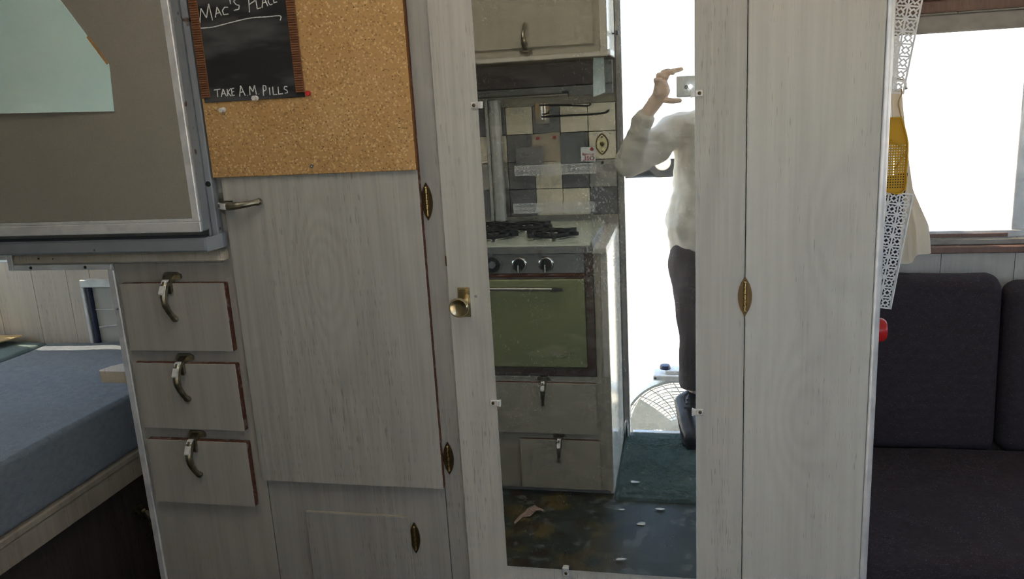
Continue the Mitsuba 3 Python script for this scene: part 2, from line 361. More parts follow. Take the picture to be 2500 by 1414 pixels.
def wall_with_holes(x0, x1, z0, z1, holes, y0, y1):
    g = sbox(x0, z0, x1, z1)
    for h in holes: g = g.difference(sbox(h[0], h[2], h[1], h[3]))
    m = extrude(g, y1 - y0)
    return tf(m, M((1, 0, 0), (0, 0, 1), (0, -1, 0), (0, y1, 0)))
WL = (-2.70, -1.45, 0.925, 1.42)             # window above the bed
WR = (0.508, 1.95, 0.955, 1.50)               # window above the couch
DO = (-0.2345, 0.53, -0.05, 1.86)             # doorway
WK = (0.72, 2.1, 1.02, 1.58)                 # unseen window right of the doorway, added and sized for light
struct('wall_back')
put('shell', wall_with_holes(LEFT - 0.04, RIGHT + 0.04, -0.03, TOP, [WL, WR], FAR + 0.012, FAR + 0.04), 'paper_beige', 'wall_back')
# vertical panel boards with dark grooves between them
xs = [LEFT, -2.62, -2.48, -2.339, -2.185, -2.048, -1.957, -1.82, -1.66, -1.5, -1.34, -1.19]
def clip_board(name, x0, x1, holes, mat, parent, z0=0.0, z1=TOP):
    g = sbox(x0 + 0.0008, z0, x1 - 0.0008, z1)
    for h in holes: g = g.difference(sbox(h[0], h[2], h[1], h[3]))
    if g.is_empty: return
    put(name, tf(extrude(g, 0.012), M((1, 0, 0), (0, 0, 1), (0, -1, 0), (0, FAR + 0.012, 0))), mat, parent)
HATCH = (-1.972, -1.62, 0.45, 0.868)
for a, b in zip(xs[:-1], xs[1:]): clip_board('panel_board', a, b, [WL], 'wall_brown', 'wall_back')
for a, b in zip([0.325, 0.5, 0.66, 0.838, 1.0, 1.2, 1.4, 1.6, 1.8, 2.0, 2.3], [0.5, 0.66, 0.838, 1.0, 1.2, 1.4, 1.6, 1.8, 2.0, 2.3, RIGHT]):
    clip_board('panel_board', a, b, [WR], 'wood_panel', 'wall_back')
def end_wall(x, hole):
    g = sbox(NEAR - 0.05, -0.03, FAR + 0.012, TOP).difference(sbox(hole[0], hole[2], hole[1], hole[3]))
    return tf(extrude(g, 0.04), M((0, 1, 0), (0, 0, 1), (1, 0, 0), (x, 0, 0)))
WEL = (1.10, 2.12, 0.90, 1.54)              # unseen end windows, left and right, added to brighten the inside
WER = (0.20, 2.05, 1.05, 1.58)
struct('wall_left'); put('panel', end_wall(LEFT - 0.04, WEL), 'wall_brown', 'wall_left')
struct('wall_right'); put('panel', end_wall(RIGHT, WER), 'wood_panel', 'wall_right')
struct('wall_front')
put('panel', wall_with_holes(LEFT - 0.04, DO[0], -0.03, TOP, [], NEAR - 0.05, NEAR), 'wood_kitchen', 'wall_front')
put('panel', wall_with_holes(DO[1], RIGHT + 0.04, -0.03, TOP, [WK], NEAR - 0.05, NEAR), 'wood_kitchen', 'wall_front')
put('panel', bb(DO[0] + 0.0005, DO[1] - 0.0005, NEAR - 0.05, NEAR, DO[3], TOP, 0.0005), 'wood_kitchen', 'wall_front')

def window(n, W, y_in, y_out, sash_x=None, glass_y=None, inner=1):
    """aluminium frame in the opening, two sliding sashes, panes"""
    k = struct('window_%d' % n)
    x0, x1, z0, z1 = W
    yb, yf = (y_in, y_out) if y_in < y_out else (y_out, y_in)
    t = 0.022
    put('frame', bb(x0, x1, yb, yf, z1 - t, z1), 'aluminium', k)
    put('frame', bb(x0, x1, yb, yf, z0, z0 + t * 0.8), 'aluminium', k)
    put('frame', bb(x0, x0 + t, yb, yf, z0 + t * 0.8, z1 - t), 'aluminium', k)
    put('frame', bb(x1 - t, x1, yb, yf, z0 + t * 0.8, z1 - t), 'aluminium', k)
    sx = sash_x if sash_x is not None else [(x0 + x1) / 2]
    for s in sx: put('mullion', bb(s - 0.017, s + 0.017, yb + 0.006, yf - 0.006, z0 + t * 0.8, z1 - t), 'aluminium', k)
    ym = (yb + yf) / 2
    e = [x0 + t] + list(sx) + [x1 - t]
    for a, b in zip(e[:-1], e[1:]):
        a2, b2 = a + (0.017 if a in sx else 0), b - (0.017 if b in sx else 0)
        v = [(a2, ym, z0 + t * 0.8), (b2, ym, z0 + t * 0.8), (b2, ym, z1 - t), (a2, ym, z1 - t)]
        put('pane', trimesh.Trimesh(v, [(0, 1, 2), (0, 2, 3)], process=False), 'pane', k)
    return k
window(1, WL, FAR + 0.001, FAR + 0.05)
k = window(2, WR, FAR + 0.001, FAR + 0.05, sash_x=[0.842, 1.35])
put('inner_casing', bb(0.44, 2.0, FAR - 0.012, FAR, 1.476, 1.520, 0.003), 'jamb', k)
put('inner_casing', bb(0.44, 2.0, FAR - 0.008, FAR, 0.936, 0.953, 0.003), 'jamb', k)
put('track', bb(0.49, 0.815, FAR - 0.004, FAR - 0.0005, 0.9555, 0.966, 0.001), 'brown_trim', k)
put('sill', bb(0.44, 2.0, FAR - 0.022, FAR, 0.916, 0.9355, 0.003), 'brown_trim', k)
window(3, WK, NEAR - 0.05, NEAR - 0.001)
for n, x, WE in ((5, LEFT, WEL), (6, RIGHT, WER)):
    k = struct('window_%d' % n)
    xa, xb = (x - 0.045, x + 0.004) if x < 0 else (x - 0.004, x + 0.045)
    y0, y1, z0, z1 = WE
    put('frame', bb(xa, xb, y0, y1, z1 - 0.022, z1), 'aluminium', k); put('frame', bb(xa, xb, y0, y1, z0, z0 + 0.022), 'aluminium', k)
    for a in (y0, y1 - 0.022, (y0 + y1) / 2 - 0.012): put('frame', bb(xa, xb, a, a + 0.022, z0 + 0.0225, z1 - 0.0225), 'aluminium', k)
    for a, b in ((y0 + 0.022, (y0 + y1) / 2 - 0.012), ((y0 + y1) / 2 + 0.010, y1 - 0.022)):
        xm = (xa + xb) / 2
        put('pane', trimesh.Trimesh([(xm, a, z0 + 0.022), (xm, b, z0 + 0.022), (xm, b, z1 - 0.022), (xm, a, z1 - 0.022)], [(0, 1, 2), (0, 2, 3)], process=False), 'pane', k)
struct('trim_1', 'red-brown wooden valance board above the right window')
put('board', bb(0.40, 2.05, FAR - 0.03, FAR, 1.524, 1.552, 0.003), 'brown_trim', 'trim_1')
put('board', bb(0.40, 2.05, FAR - 0.018, FAR, 1.5535, 1.66, 0.003), 'brown_trim', 'trim_1')

# doorway: jamb strips and threshold
k = struct('door_2', 'open doorway with a worn narrow metal jamb')
put('jamb', bb(-0.254, -0.2350, NEAR + 0.0005, NEAR + 0.012, 0.0, 1.88, 0.002), 'jamb', k)
put('jamb', bb(-0.2343, -0.2310, NEAR - 0.05, NEAR + 0.009, 0.0, 1.86, 0.002), 'aluminium', k)
put('jamb', bb(0.53, 0.552, NEAR + 0.0005, NEAR + 0.012, 0.0, 1.88, 0.002), 'jamb', k)
put('jamb', bb(0.52, 0.5298, NEAR - 0.05, NEAR + 0.009, 0.0, 1.86, 0.002), 'aluminium', k)
put('head', bb(-0.254, 0.552, NEAR + 0.0005, NEAR + 0.012, 1.8805, 1.90, 0.002), 'jamb', k)
put('threshold', bb(-0.222, 0.52, NEAR - 0.052, NEAR - 0.028, 0.0002, 0.010, 0.002), 'aluminium', k)

# ---------------------------------------------------------------- hardware kit
def latch_parts():
    """cabinet latch, local u right, v up, w out; the strike plate sits above the drawer edge (v > 0), the lever hangs down"""
    base = extrude(Polygon([(-0.021, -0.005), (-0.013, 0.0065), (0.013, 0.0065), (0.021, 0.002), (0.021, -0.0055), (0.005, -0.0065), (-0.006, -0.004)]).buffer(0.0012), 0.005)
    post = hull([(sx * 0.0085, v, w) for sx in (-1, 1) for v, w in ((-0.005, 0.003), (0.004, 0.003), (-0.004, 0.020), (-0.012, 0.024), (-0.018, 0.0165), (-0.030, 0.0165), (-0.034, 0.024))])
    c = smooth_line([(0, -0.010, 0.026), (0, -0.026, 0.036), (0.0, -0.044, 0.040), (0.001, -0.062, 0.036), (0.003, -0.078, 0.028), (0.004, -0.088, 0.0205)], 6)
    r = np.interp(np.linspace(0, 1, len(c)), [0, 0.25, 0.6, 0.85, 1], [0.0075, 0.0088, 0.0064, 0.0056, 0.0072])
    lever = cat(tube(c, r, 10), tf(trimesh.creation.icosphere(2, 0.0068), trimesh.transformations.translation_matrix((0.005, -0.089, 0.0195))))
    face = cat(hull([(sx * 0.0058, v, w) for sx in (-1, 1) for v, w in ((-0.014, 0.030), (-0.014, 0.0385), (-0.028, 0.0470), (-0.031, 0.0465), (-0.030, 0.040))]), hull([(sx * 0.0060, v, w) for sx in (-1, 1) for v, w in ((-0.004, 0.022), (-0.004, 0.0285), (-0.0105, 0.0345), (-0.0105, 0.028))]))  # wedges on the lever that carry the painted glint
    screws = cat(*[tf(lathe([(0, 0), (0.0026, 0), (0.002, 0.0012), (0, 0.0016)], 10), trimesh.transformations.translation_matrix((s * 0.0155, 0.0, 0.0048))) for s in (-1, 1)])
    return base, post, lever, face, screws
LATCH = latch_parts()
def latch(parent, mat, bright=True):
    base, post, lever, face, screws = [tf(m, mat) for m in LATCH]
    k = put('latch', cat(base, post, lever), 'bronze', parent, smooth=35, label='dark bronze latch with a curved lever')
    if parent.count('__') < 1 and bright:
        put('facet', face, 'glint_paint', k); put('screw', screws, 'black_iron', k)
    return k
def hinge_parts():
    a = 0.036; R = 0.060; d = math.sqrt(R * R - a * a)
    lens = Point(-d, 0).buffer(R, 64).intersection(Point(d, 0).buffer(R, 64))
    leaf = extrude(lens, 0.0022)
    inner = lens.buffer(-0.0022)
    rim = tf(extrude(lens.difference(inner), 0.0012), trimesh.transformations.translation_matrix((0, 0, 0.0022)))
    kn = []
    for i in range(5):
        v0 = -0.025 + i * 0.010
        kn.append(cyl((0, v0 + 0.0005, 0.004), (0, v0 + 0.0095, 0.004), 0.0034, 12))
    kn.append(tf(trimesh.creation.icosphere(1, 0.0034), trimesh.transformations.translation_matrix((0, 0.026, 0.004))))
    kn.append(tf(trimesh.creation.icosphere(1, 0.0034), trimesh.transformations.translation_matrix((0, -0.026, 0.004))))
    return leaf, rim, cat(*kn)
HINGE = hinge_parts()
def hinge(parent, mat, w=1.0):
    s = np.diag([w, 1, 1, 1])
    leaf, rim, kn = [tf(m, s, mat) for m in HINGE]
    k = put('hinge', cat(leaf, rim), 'brass_dark', parent, label='pointed oval brass hinge')
    if k.count('__') < 2: put('knuckle', kn, 'brass', k, smooth=35)
    return k

# ---------------------------------------------------------------- closet block
k = struct('wall_partition', 'lime-washed plywood partition between the closets and the trailer ends')
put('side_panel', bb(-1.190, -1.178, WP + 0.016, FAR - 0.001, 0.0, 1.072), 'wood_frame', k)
put('side_panel', bb(0.313, 0.325, WP + 0.016, FAR - 0.001, 0.0, TOP), 'wood_panel', k)
put('closet_panel', bb(0.1012, 0.3145, 1.459, WP + 0.015, 0.0, TOP), 'wood_panel', k)
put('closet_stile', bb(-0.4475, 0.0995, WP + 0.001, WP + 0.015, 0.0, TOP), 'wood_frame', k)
put('corner_trim', tf(extrude(Polygon([(0.3150, 1.4600), (0.3155, 1.4580), (0.3175, 1.4570), (0.3205, 1.4572), (0.3235, 1.4582), (0.3260, 1.4600), (0.3278, 1.4625), (0.3288, 1.4655), (0.3290, 1.50), (0.3255, 1.50), (0.3255, 1.4640), (0.3240, 1.4622), (0.3210, 1.4605)]), TOP - 0.001), np.eye(4)), 'aluminium', k, smooth=40, label='bright aluminium corner trim on the outer edge')
# wall above the bed opening that carries the refrigerator
g = Polygon([(-1.1915, 1.084), (-1.436, 1.084), (-1.436, 1.108), (LEFT, 1.108), (LEFT, TOP), (-0.93, TOP), (-0.93, 1.30), (-0.9315, 1.084)])
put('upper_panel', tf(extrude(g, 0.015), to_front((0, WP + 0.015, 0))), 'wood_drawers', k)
put('edge_trim', bb(-1.436, -1.1925, WP - 0.003, WP + 0.016, 1.0715, 1.0835, 0.001), 'trim_white', k, label='pale metal strip screwed along the panel edge')
put('edge_trim', bb(-1.449, -1.4365, WP - 0.003, WP + 0.016, 1.0715, 1.1075, 0.001), 'trim_white', k)
put('edge_trim', bb(LEFT + 0.01, -1.4495, WP - 0.003, WP + 0.016, 1.0955, 1.1075, 0.001), 'trim_white', k)
for x in (-1.391, -1.255): put('screw', tf(lathe([(0, 0), (0.0034, 0), (0.003, 0.0014), (0, 0.002)], 12), to_front((x, WP - 0.003, 1.0773))), 'black_iron', k)

# drawer cabinet
dc = thing('drawer_cabinet', 'lime-washed plywood drawer cabinet with three latched drawers below the grey refrigerator', 'cabinet')
g = sbox(-1.1865, 0.0, -0.8985, 1.0835).union(sbox(-0.9300, 1.0835, -0.8985, 1.262))
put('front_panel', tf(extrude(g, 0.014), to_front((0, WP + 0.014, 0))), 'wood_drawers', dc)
put('end_trim', bb(-1.2035, -1.1875, WP - 0.004, WP + 0.015, 0.0, 1.071, 0.002), 'aluminium', dc, label='aluminium end strip on the cabinet edge')
put('nail', cyl((-1.194, WP - 0.004, 0.985), (-1.185, WP - 0.013, 0.988), 0.0016, 8), 'black_iron', dc)
for i, (z0, z1) in enumerate(((0.8965, 1.0435), (0.7185, 0.8685), (0.5405, 0.6915))):
    xr = -0.9255
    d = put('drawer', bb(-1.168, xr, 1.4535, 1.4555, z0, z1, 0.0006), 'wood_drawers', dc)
    core = wavy(bb(-1.1675, xr + 0.0010, 1.4556, WP - 0.0003, z0 + 0.0003, z1 - 0.0003, 0.001), lambda v: 0 * v)
    put('core', core, 'raw_edge', d, label='bare red-brown plywood edge')
    l = latch(d, to_front((-1.051, WP - 0.0005, (1.057, 0.879, 0.703)[i])))
    base, post, lever, face, screws = [tf(m, to_front((-1.051, WP - 0.0005, (1.057, 0.879, 0.703)[i]))) for m in LATCH]
    put('latch_facet', face, 'glint_paint', d)

# tall cabinet with the cork board
tc = thing('tall_cabinet', 'tall lime-washed plywood cabinet with a big knotty door between the drawers and the mirror door', 'cabinet')
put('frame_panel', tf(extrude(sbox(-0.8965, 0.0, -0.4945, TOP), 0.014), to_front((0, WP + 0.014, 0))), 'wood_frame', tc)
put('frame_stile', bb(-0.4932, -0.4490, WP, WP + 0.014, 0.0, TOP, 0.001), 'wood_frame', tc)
d = put('door', bb(-0.9005, -0.4925, 1.4560, 1.4578, 0.604, 1.90, 0.0006), 'wood_tall', tc)
put('core', bb(-0.9000, -0.4918, 1.4579, WP - 0.0003, 0.6043, 1.8997, 0.001), 'raw_edge', d, label='bare brown plywood edge')
latch(d, M((0, 0, 1), (-1, 0, 0), (0, -1, 0), (-0.9095, WP - 0.0005, 1.203)))
put('latch_facet', tf(LATCH[3], M((0, 0, 1), (-1, 0, 0), (0, -1, 0), (-0.9095, WP - 0.0005, 1.203))), 'glint_paint', d)
hinge(tc, to_front((-0.482, WP - 0.0003, 1.196)), 0.9)
hinge(tc, to_front((-0.480, WP - 0.0003, 0.668)), 0.9)
d = put('low_door', bb(-0.812, -0.577, 1.4620, 1.4635, 0.02, 0.531, 0.0006), 'wood_frame', tc)
put('core', bb(-0.8117, -0.5765, 1.4636, WP - 0.0003, 0.0203, 0.5325, 0.001), 'wood_kitchen', d)
hinge(tc, to_front((-0.568, WP - 0.0003, 0.481)), 0.9)

cb = thing('cork_board', 'golden brown cork board fixed over the top of the tall cabinet door', 'cork board')
put('sheet', bb(-0.9125, -0.4915, 1.4475, 1.4555, 1.2575, 1.90, 0.001), 'cork', cb)
put('edge_strip', bb(-0.4913, -0.4903, 1.448, 1.4553, 1.2580, 1.8995, 0.0002), 'cork_edge', cb)

ck = thing('chalkboard', 'small chalkboard with ribbed brown side strips hanging on the cork board', 'chalkboard')
CY = 1.4470
put('slate', bb(-0.9050, -0.6965, CY - 0.0035, CY - 0.0002, 1.4015, 1.80, 0.0008), 'slate', ck)
for x0, x1, z0 in ((-0.909, -0.8905, 1.4105), (-0.7125, -0.6950, 1.4095)):
    ribs = [bb(x0, x1, CY - 0.0050, CY - 0.0036, z0, 1.80, 0.0003)]
    z = z0
    while z < 1.72:
        ribs.append(bb(x0 + 0.0008, x1 - 0.0008, CY - 0.0075, CY - 0.0048, z + 0.0004, z + 0.0031, 0.0009)); z += 0.0043
    put('side_strip', cat(*ribs), 'ribbed_brown', ck, label='ribbed brown side strip')
# chalk strokes: (x, z) in millimetres from the slate's lower left corner
STROKES = {
 'heading': [[(13.5,145.8),(20.1,171.1),(28.8,153.6),(37.1,178.0),(40.7,148.6)],[(47.2,153.0),(53.3,171.1),(60.4,155.4)],[(48.4,159.2),(58.4,161.7)],
   [(75.5,168.8),(69,169.8),(63.4,163.8),(65.2,156.6),(74.9,157.2)],[(81.2,181.6),(81.6,174.3)],[(101.8,181.2),(95.1,182.6),(88.4,178.3),(92.8,172.2),(99.2,170.6),(97,164.2),(87.2,162.6)],
   [(118.0,156.9),(119.5,182)],[(119.5,182.0),(128.9,181.2),(130.5,175.9),(120,171)],[(133,184),(134.4,161.7),(141.6,163.2)],[(144,163),(149.4,183.2),(156,165)],[(146,171),(154,172.4)],
   [(165.2,181.5),(159.6,180.6),(157.6,172),(160.6,166.6),(166,168)],[(168.6,181.5),(168.6,169.6),(175.4,171)],[(168.6,175.4),(174,176.4)],[(168.6,181.4),(175.2,182.4)]],
 'underline': [[(1.6,135.6),(20,136.2),(41.5,136.6),(77.5,142.0),(119.5,147.0),(150,146.5),(178.2,146.4),(177,138.4)]],
 'reminder': [[(23.9,22.5),(37.9,23.8)],[(31,23.2),(29.8,9.5)],[(37.5,9.2),(43.3,23.6),(48.4,9.5)],[(39.2,14.2),(46.9,15.2)],[(51.8,23.4),(51.2,9.8)],[(59.4,23.8),(52.2,16.6),(58.4,9.5)],
   [(61,23),(60.6,10.2),(66.2,10.9)],[(60.8,17),(65.6,17.5)],[(61,23),(66.6,23.9)],[(76,7.9),(80.6,27.6),(87.7,8.8)],[(77.7,15.2),(85.7,16.2)],[(92.1,8.6),(92.6,8.2)],
   [(97.6,9.2),(99.2,25.5),(104.6,15),(109.4,26.8),(111.2,9.8)],[(116,10.2),(116.5,9.8)],[(125.6,6.6),(126.8,25.4)],[(126.8,25.4),(132.4,24.2),(132.3,17.4),(126.6,14.6)],[(139.2,21),(139,6.8)],
   [(146.2,22),(145.8,7),(153.8,7.7)],[(157.2,21.2),(156.8,7.6),(165.6,8.3)],[(176,20.4),(171,21.2),(168.6,16.7),(174.6,13.6),(175.4,9.6),(169.4,8.6)]]}
for name, lines in STROKES.items():
    ms = []
    for s in lines:
        p = np.array([(-0.905 + x * 0.001, CY - 0.0036, 1.4015 + z * 0.001) for x, z in s])
        if len(p) > 2: p = smooth_line(p, 3) if name == 'underline' else p
        ms.append(cat(*[cyl(a, b, 0.00110, 6) for a, b in zip(p[:-1], p[1:])]))
    put('chalk_lettering' if name != 'underline' else 'chalk_line', cat(*ms), 'chalk', ck, label='white handwritten chalk')
def pushpin(name, x, z, mat, label, y, tilt=(0, 0)):
    k = thing(name, label, 'push pin')
    body = lathe([(0, 0.004), (0.0048, 0.004), (0.0050, 0.0052), (0.0026, 0.0068), (0.0023, 0.0115), (0.0044, 0.0132), (0.0047, 0.0145), (0.0043, 0.0155), (0, 0.0158)], 18)
    m = rot((1, 0, 0), tilt[0]); m2 = rot((0, 1, 0), tilt[1])
    put('head', tf(body, m, m2, to_front((x, y, z))), mat, k, smooth=35)
    put('needle', tf(cyl((0, 0, -0.0008), (0, 0, 0.0045), 0.0006, 6), m, m2, to_front((x, y, z))), 'steel', k)
pushpin('push_pin', -0.866, 1.387, 'cream_plastic', 'white push pin on the cork below the chalkboard', 1.4475, (4, -4))
pushpin('push_pin', -0.6895, 1.4075, 'red_plastic', 'red push pin beside the lower right corner of the chalkboard', 1.4475, (0, 16))
pushpin('push_pin', -0.793, 1.4045, 'cream_plastic', 'clear white push pin on the bottom edge of the chalkboard', CY - 0.0035)
k = thing('cup_hook', 'tiny steel hook screwed into the cork near its bottom edge', 'hook')
put('wire', tube(smooth_line([(-0.700, 1.4478, 1.272), (-0.700, 1.440, 1.272), (-0.697, 1.435, 1.2735), (-0.692, 1.435, 1.2775), (-0.691, 1.4365, 1.2735)], 5), 0.0013, 8), 'steel', k, smooth=True)
put('collar', tf(lathe([(0, 0), (0.0035, 0), (0.003, 0.0012), (0, 0.0014)], 14), to_front((-0.700, 1.4475, 1.272))), 'steel', k)

# mirror door
k = struct('door_1', 'narrow lime-washed closet door that carries the tall mirror')
put('panel', bb(-0.4515, 0.0998, 1.4590, WP + 0.0005, 0.02, TOP - 0.01, 0.002), 'wood_door', k)
put('edge_chip', bb(-0.4524, -0.4495, 1.4586, 1.4600, 1.072, 1.092, 0.0006), 'raw_edge', k, label='chipped bare wood spot on the door edge')
hinge(k, to_front((0.1005, 1.4588, 1.0105)), 1.0)
kb = put('backplate', cat(bb(-0.432, -0.408, 1.4562, 1.4590, 0.9715, 1.0305, 0.001), bb(-0.4295, -0.4105, 1.4550, 1.4563, 0.9740, 1.0280, 0.0006)), 'brass_satin', k, label='satin brass knob plate')
knob = lathe([(0, 0), (0.0085, 0), (0.0085, 0.018), (0.0105, 0.024), (0.0165, 0.030), (0.0188, 0.036), (0.0185, 0.041), (0.0165, 0.0435), (0.0145, 0.0432), (0.0110, 0.0412), (0.0060, 0.0402), (0, 0.0400)], 36)
put('knob', tf(knob, to_front((-0.4195, 1.4555, 1.0005))), 'brass_satin', k, smooth=40, label='round satin brass knob with a dished face')
put('screw_hole', tf(lathe([(0, 0), (0.003, 0), (0.0025, 0.0008), (0, 0.001)], 12), to_front((-0.397, 1.4590, 1.012))), 'jamb', k)

mr = thing('mirror', 'tall frameless mirror clipped to the narrow closet door', 'mirror')
MX0, MX1, MZ0 = -0.3675, 0.0145, 0.4375
put('glass', bb(MX0, MX1, 1.4550, 1.4585, MZ0, 1.80, 0.0004), 'mirror_glass', mr)
for (x, z, a) in ((MX0, 1.3690, 0), (MX0, 0.7965, 0), (MX1, 1.3685, 180), (MX1, 0.7885, 180), (-0.245, MZ0, 90)):
    # clear plastic offset clip: foot on the door, lip over the glass, local +u towards the glass
    foot = cat(bb(-0.0135, 0.0002, -0.006, 0.006, 0.0002, 0.0050, 0.0012), bb(-0.0005, 0.0075, -0.006, 0.006, 0.0043, 0.0072, 0.001))
    lip = bb(0.0040, 0.0080, -0.0065, 0.0065, 0.0062, 0.0095, 0.001)
    m = rot((0, 0, 1), a)
    c = put('clip', tf(cat(foot, lip), m, to_front((x, 1.4590, z))), 'clear_clip', mr, label='clear plastic mirror clip')
    put('screw', tf(lathe([(0, 0), (0.0032, 0), (0.0028, 0.0014), (0, 0.002)], 12), trimesh.transformations.translation_matrix((-0.0075, 0, 0.005)), m, to_front((x, 1.4590, z))), 'brass_dark', c)

# ---------------------------------------------------------------- refrigerator with mint paper
fr = thing('refrigerator', 'built-in refrigerator with a grey panel door in aluminium trim', 'refrigerator')
put('body', bb(-1.62, -0.935, WP + 0.016, 2.02, 1.10, 1.94, 0.004), 'casing_blue', fr)
put('casing', bb(-0.9315, -0.9175, 1.4480, WP - 0.0005, 1.142, 1.94, 0.002), 'casing_blue', fr, label='blue-grey painted metal casing')
put('casing_flange', bb(-0.9365, -0.9320, 1.4440, WP - 0.0005, 1.142, 1.94, 0.001), 'casing_blue', fr)
put('casing', bb(-1.64, -1.62, 1.4480, WP - 0.0005, 1.142, 1.94, 0.002), 'casing_blue', fr)
put('rivet', tf(lathe([(0, 0), (0.0055, 0), (0.0048, 0.002), (0, 0.003)], 16), to_front((-0.9245, 1.4480, 1.246))), 'black_iron', fr)
d = put('door', bb(-1.61, -0.9300, 1.4160, 1.4438, 1.1560, 1.92, 0.003), 'casing_blue', fr)
put('panel', bb(-1.58, -0.9430, 1.4120, 1.4158, 1.1840, 1.90, 0.0005), 'fridge_panel', d, label='grey metallic door panel')
put('trim', bb(-1.61, -0.9295, 1.4090, 1.4159, 1.1565, 1.1770, 0.0015), 'aluminium', d, label='bright aluminium trim')
put('trim', bb(-1.60, -0.9455, 1.4105, 1.4159, 1.1775, 1.1835, 0.001), 'aluminium', d)
put('trim', bb(-0.9455, -0.9295, 1.4090, 1.4159, 1.1776, 1.92, 0.0015), 'aluminium', d)
put('base_ledge', cat(bb(-1.63, -0.9305, 1.4200, 1.4640, 1.1140, 1.1425, 0.004), hull([(-0.9303, y, z) for y in (1.421, 1.464) for z in (1.115, 1.142)] + [(-0.9085, y, z) for y in (1.446, 1.464) for z in (1.119, 1.148)])), 'casing_blue', fr, label='blue-grey ledge under the door')
k = thing('moulding_strip', 'weathered beige quarter-round strip nailed under the refrigerator ledge', 'trim strip')
qr = Polygon([(0, 0), (0.0, 0.021)] + [(0.021 * math.sin(a), 0.021 * math.cos(a)) for a in np.linspace(0.1, math.pi / 2, 10)])
m = extrude(qr, 0.499)
put('strip', tf(m, M((0, -1, 0), (0, 0, 1), (-1, 0, 0), (-0.9145, WP - 0.0005, 1.0915))), 'pale_pine', k)
put('nail_hole', tf(lathe([(0, 0), (0.0028, 0), (0, 0.0012)], 10), to_front((-1.352, 1.4505, 1.100))), 'black_iron', k)
put('nail_hole', tf(lathe([(0, 0), (0.0022, 0), (0, 0.0012)], 10), to_front((-1.316, 1.4505, 1.099))), 'black_iron', k)

k = thing('mint_paper', 'mint green sheet with one cut corner held on the refrigerator door', 'paper sheet')
poly = Polygon([(-1.40, 1.4065), (-1.079, 1.3955), (-1.0745, 1.4825), (-1.1545, 1.603), (-1.22, 1.70), (-1.40, 1.70)])
def poly_sheet(poly, th, d, step=0.02):
    m = extrude(poly, th)
    mm = m3.Manifold(m3.Mesh(np.asarray(m.vertices, np.float32), np.asarray(m.faces, np.uint32))).refine_to_length(step)
    return man(mm)
m = poly_sheet(poly, 0.0012, 0)
m = wavy(m, lambda v: np.c_[0 * v[:, 0], 0 * v[:, 0], 0.010 * np.clip((1.47 - v[:, 1]) / 0.07, 0, 1) ** 2 * np.clip((-1.05 - v[:, 0]) / 0.2, 0.15, 1) + 0.0])
put('sheet', tf(m, to_front((0, 1.4116, 0))), 'mint_sheet', k)
def along(a, b, wdt):
    return LineString([a, b]).buffer(wdt, cap_style=2)
put('taped_edge', tf(extrude(along((-1.110, 1.536), (-1.076, 1.484), 0.0026), 0.0008), to_front((0, 1.4102, 0))), 'tape_brown', k, label='brown tape along the cut corner')

# ---------------------------------------------------------------- left: bed
bed = thing('bed', 'cross bed with a blue-grey speckled cushion on a wooden rail, left of the drawers', 'bed')
def cushion(x0, x1, y0, y1, z0, z1, r, amp, seed):
    m = rbox(x0, x1, y0, y1, z0, z1, r, 24)
    mm = m3.Manifold(m3.Mesh(np.asarray(m.vertices, np.float32), np.asarray(m.faces, np.uint32))).refine_to_length(0.045)
    m = man(mm)
    def f(v):
        nz = meshkit.noise(v * 6.0, seed) - 0.5
        up = np.clip((v[:, 2] - (z0 + z1) / 2) / ((z1 - z0) / 2), 0, 1)
        return np.c_[0 * nz, 0 * nz, amp * nz * up]
    return wavy(m, f)
put('cushion', cushion(-2.150, -1.4930, -0.10, 2.285, 0.4880, 0.6500, 0.016, 0.014, 1), 'bed_fabric', bed, smooth=60)
put('cushion', cushion(LEFT + 0.01, -2.1515, -0.10, 2.285, 0.4880, 0.6510, 0.016, 0.014, 5), 'bed_fabric_teal', bed, smooth=60)
put('rail', bb(-1.520, -1.4905, -0.10, 2.29, 0.4105, 0.4655, 0.003), 'pine_rail', bed)
put('rail_cap', bb(-1.530, -1.4880, -0.10, 2.29, 0.4670, 0.4870, 0.004), 'pine_rail', bed)
put('platform', bb(LEFT + 0.005, -1.5305, -0.10, 2.29, 0.470, 0.4870, 0.002), 'pine_rail', bed)
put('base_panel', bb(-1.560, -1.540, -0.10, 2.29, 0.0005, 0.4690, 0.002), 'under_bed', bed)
latch(bed, M((0, 1, 0), (0, 0, 1), (1, 0, 0), (-1.540, 1.83, 0.300)), False)
k = thing('cardboard_sheet', 'tan cardboard sheet lying on the back of the bed by the panelled wall', 'cardboard')
m = poly_sheet(Polygon([(-2.62, 2.02), (-2.285, 2.165), (-2.235, 2.262), (-2.25, 2.28), (-2.62, 2.28)]), 0.004, 0)
put('sheet', wavy(m, lambda v: np.c_[0 * v[:, 0], 0 * v[:, 0], 0.6655 + 0.006 * np.clip((v[:, 0] + 2.5) / 0.3, 0, 1)]), 'cardboard', k)
k = thing('wooden_ledge', 'pale wooden board end with a clipped corner beside the drawer cabinet', 'board')
pl = Polygon([(-1.1912, 1.494), (-1.290, 1.494), (-1.297, 1.503), (-1.288, 1.530), (-1.235, 1.600), (-1.1912, 1.650)])
put('board', tf(extrude(pl, 0.027), np.array([[1, 0, 0, 0], [0, 1, 0, 0], [0, 0, 1, 0.806], [0, 0, 0, 1.0]])), 'pale_pine', k)
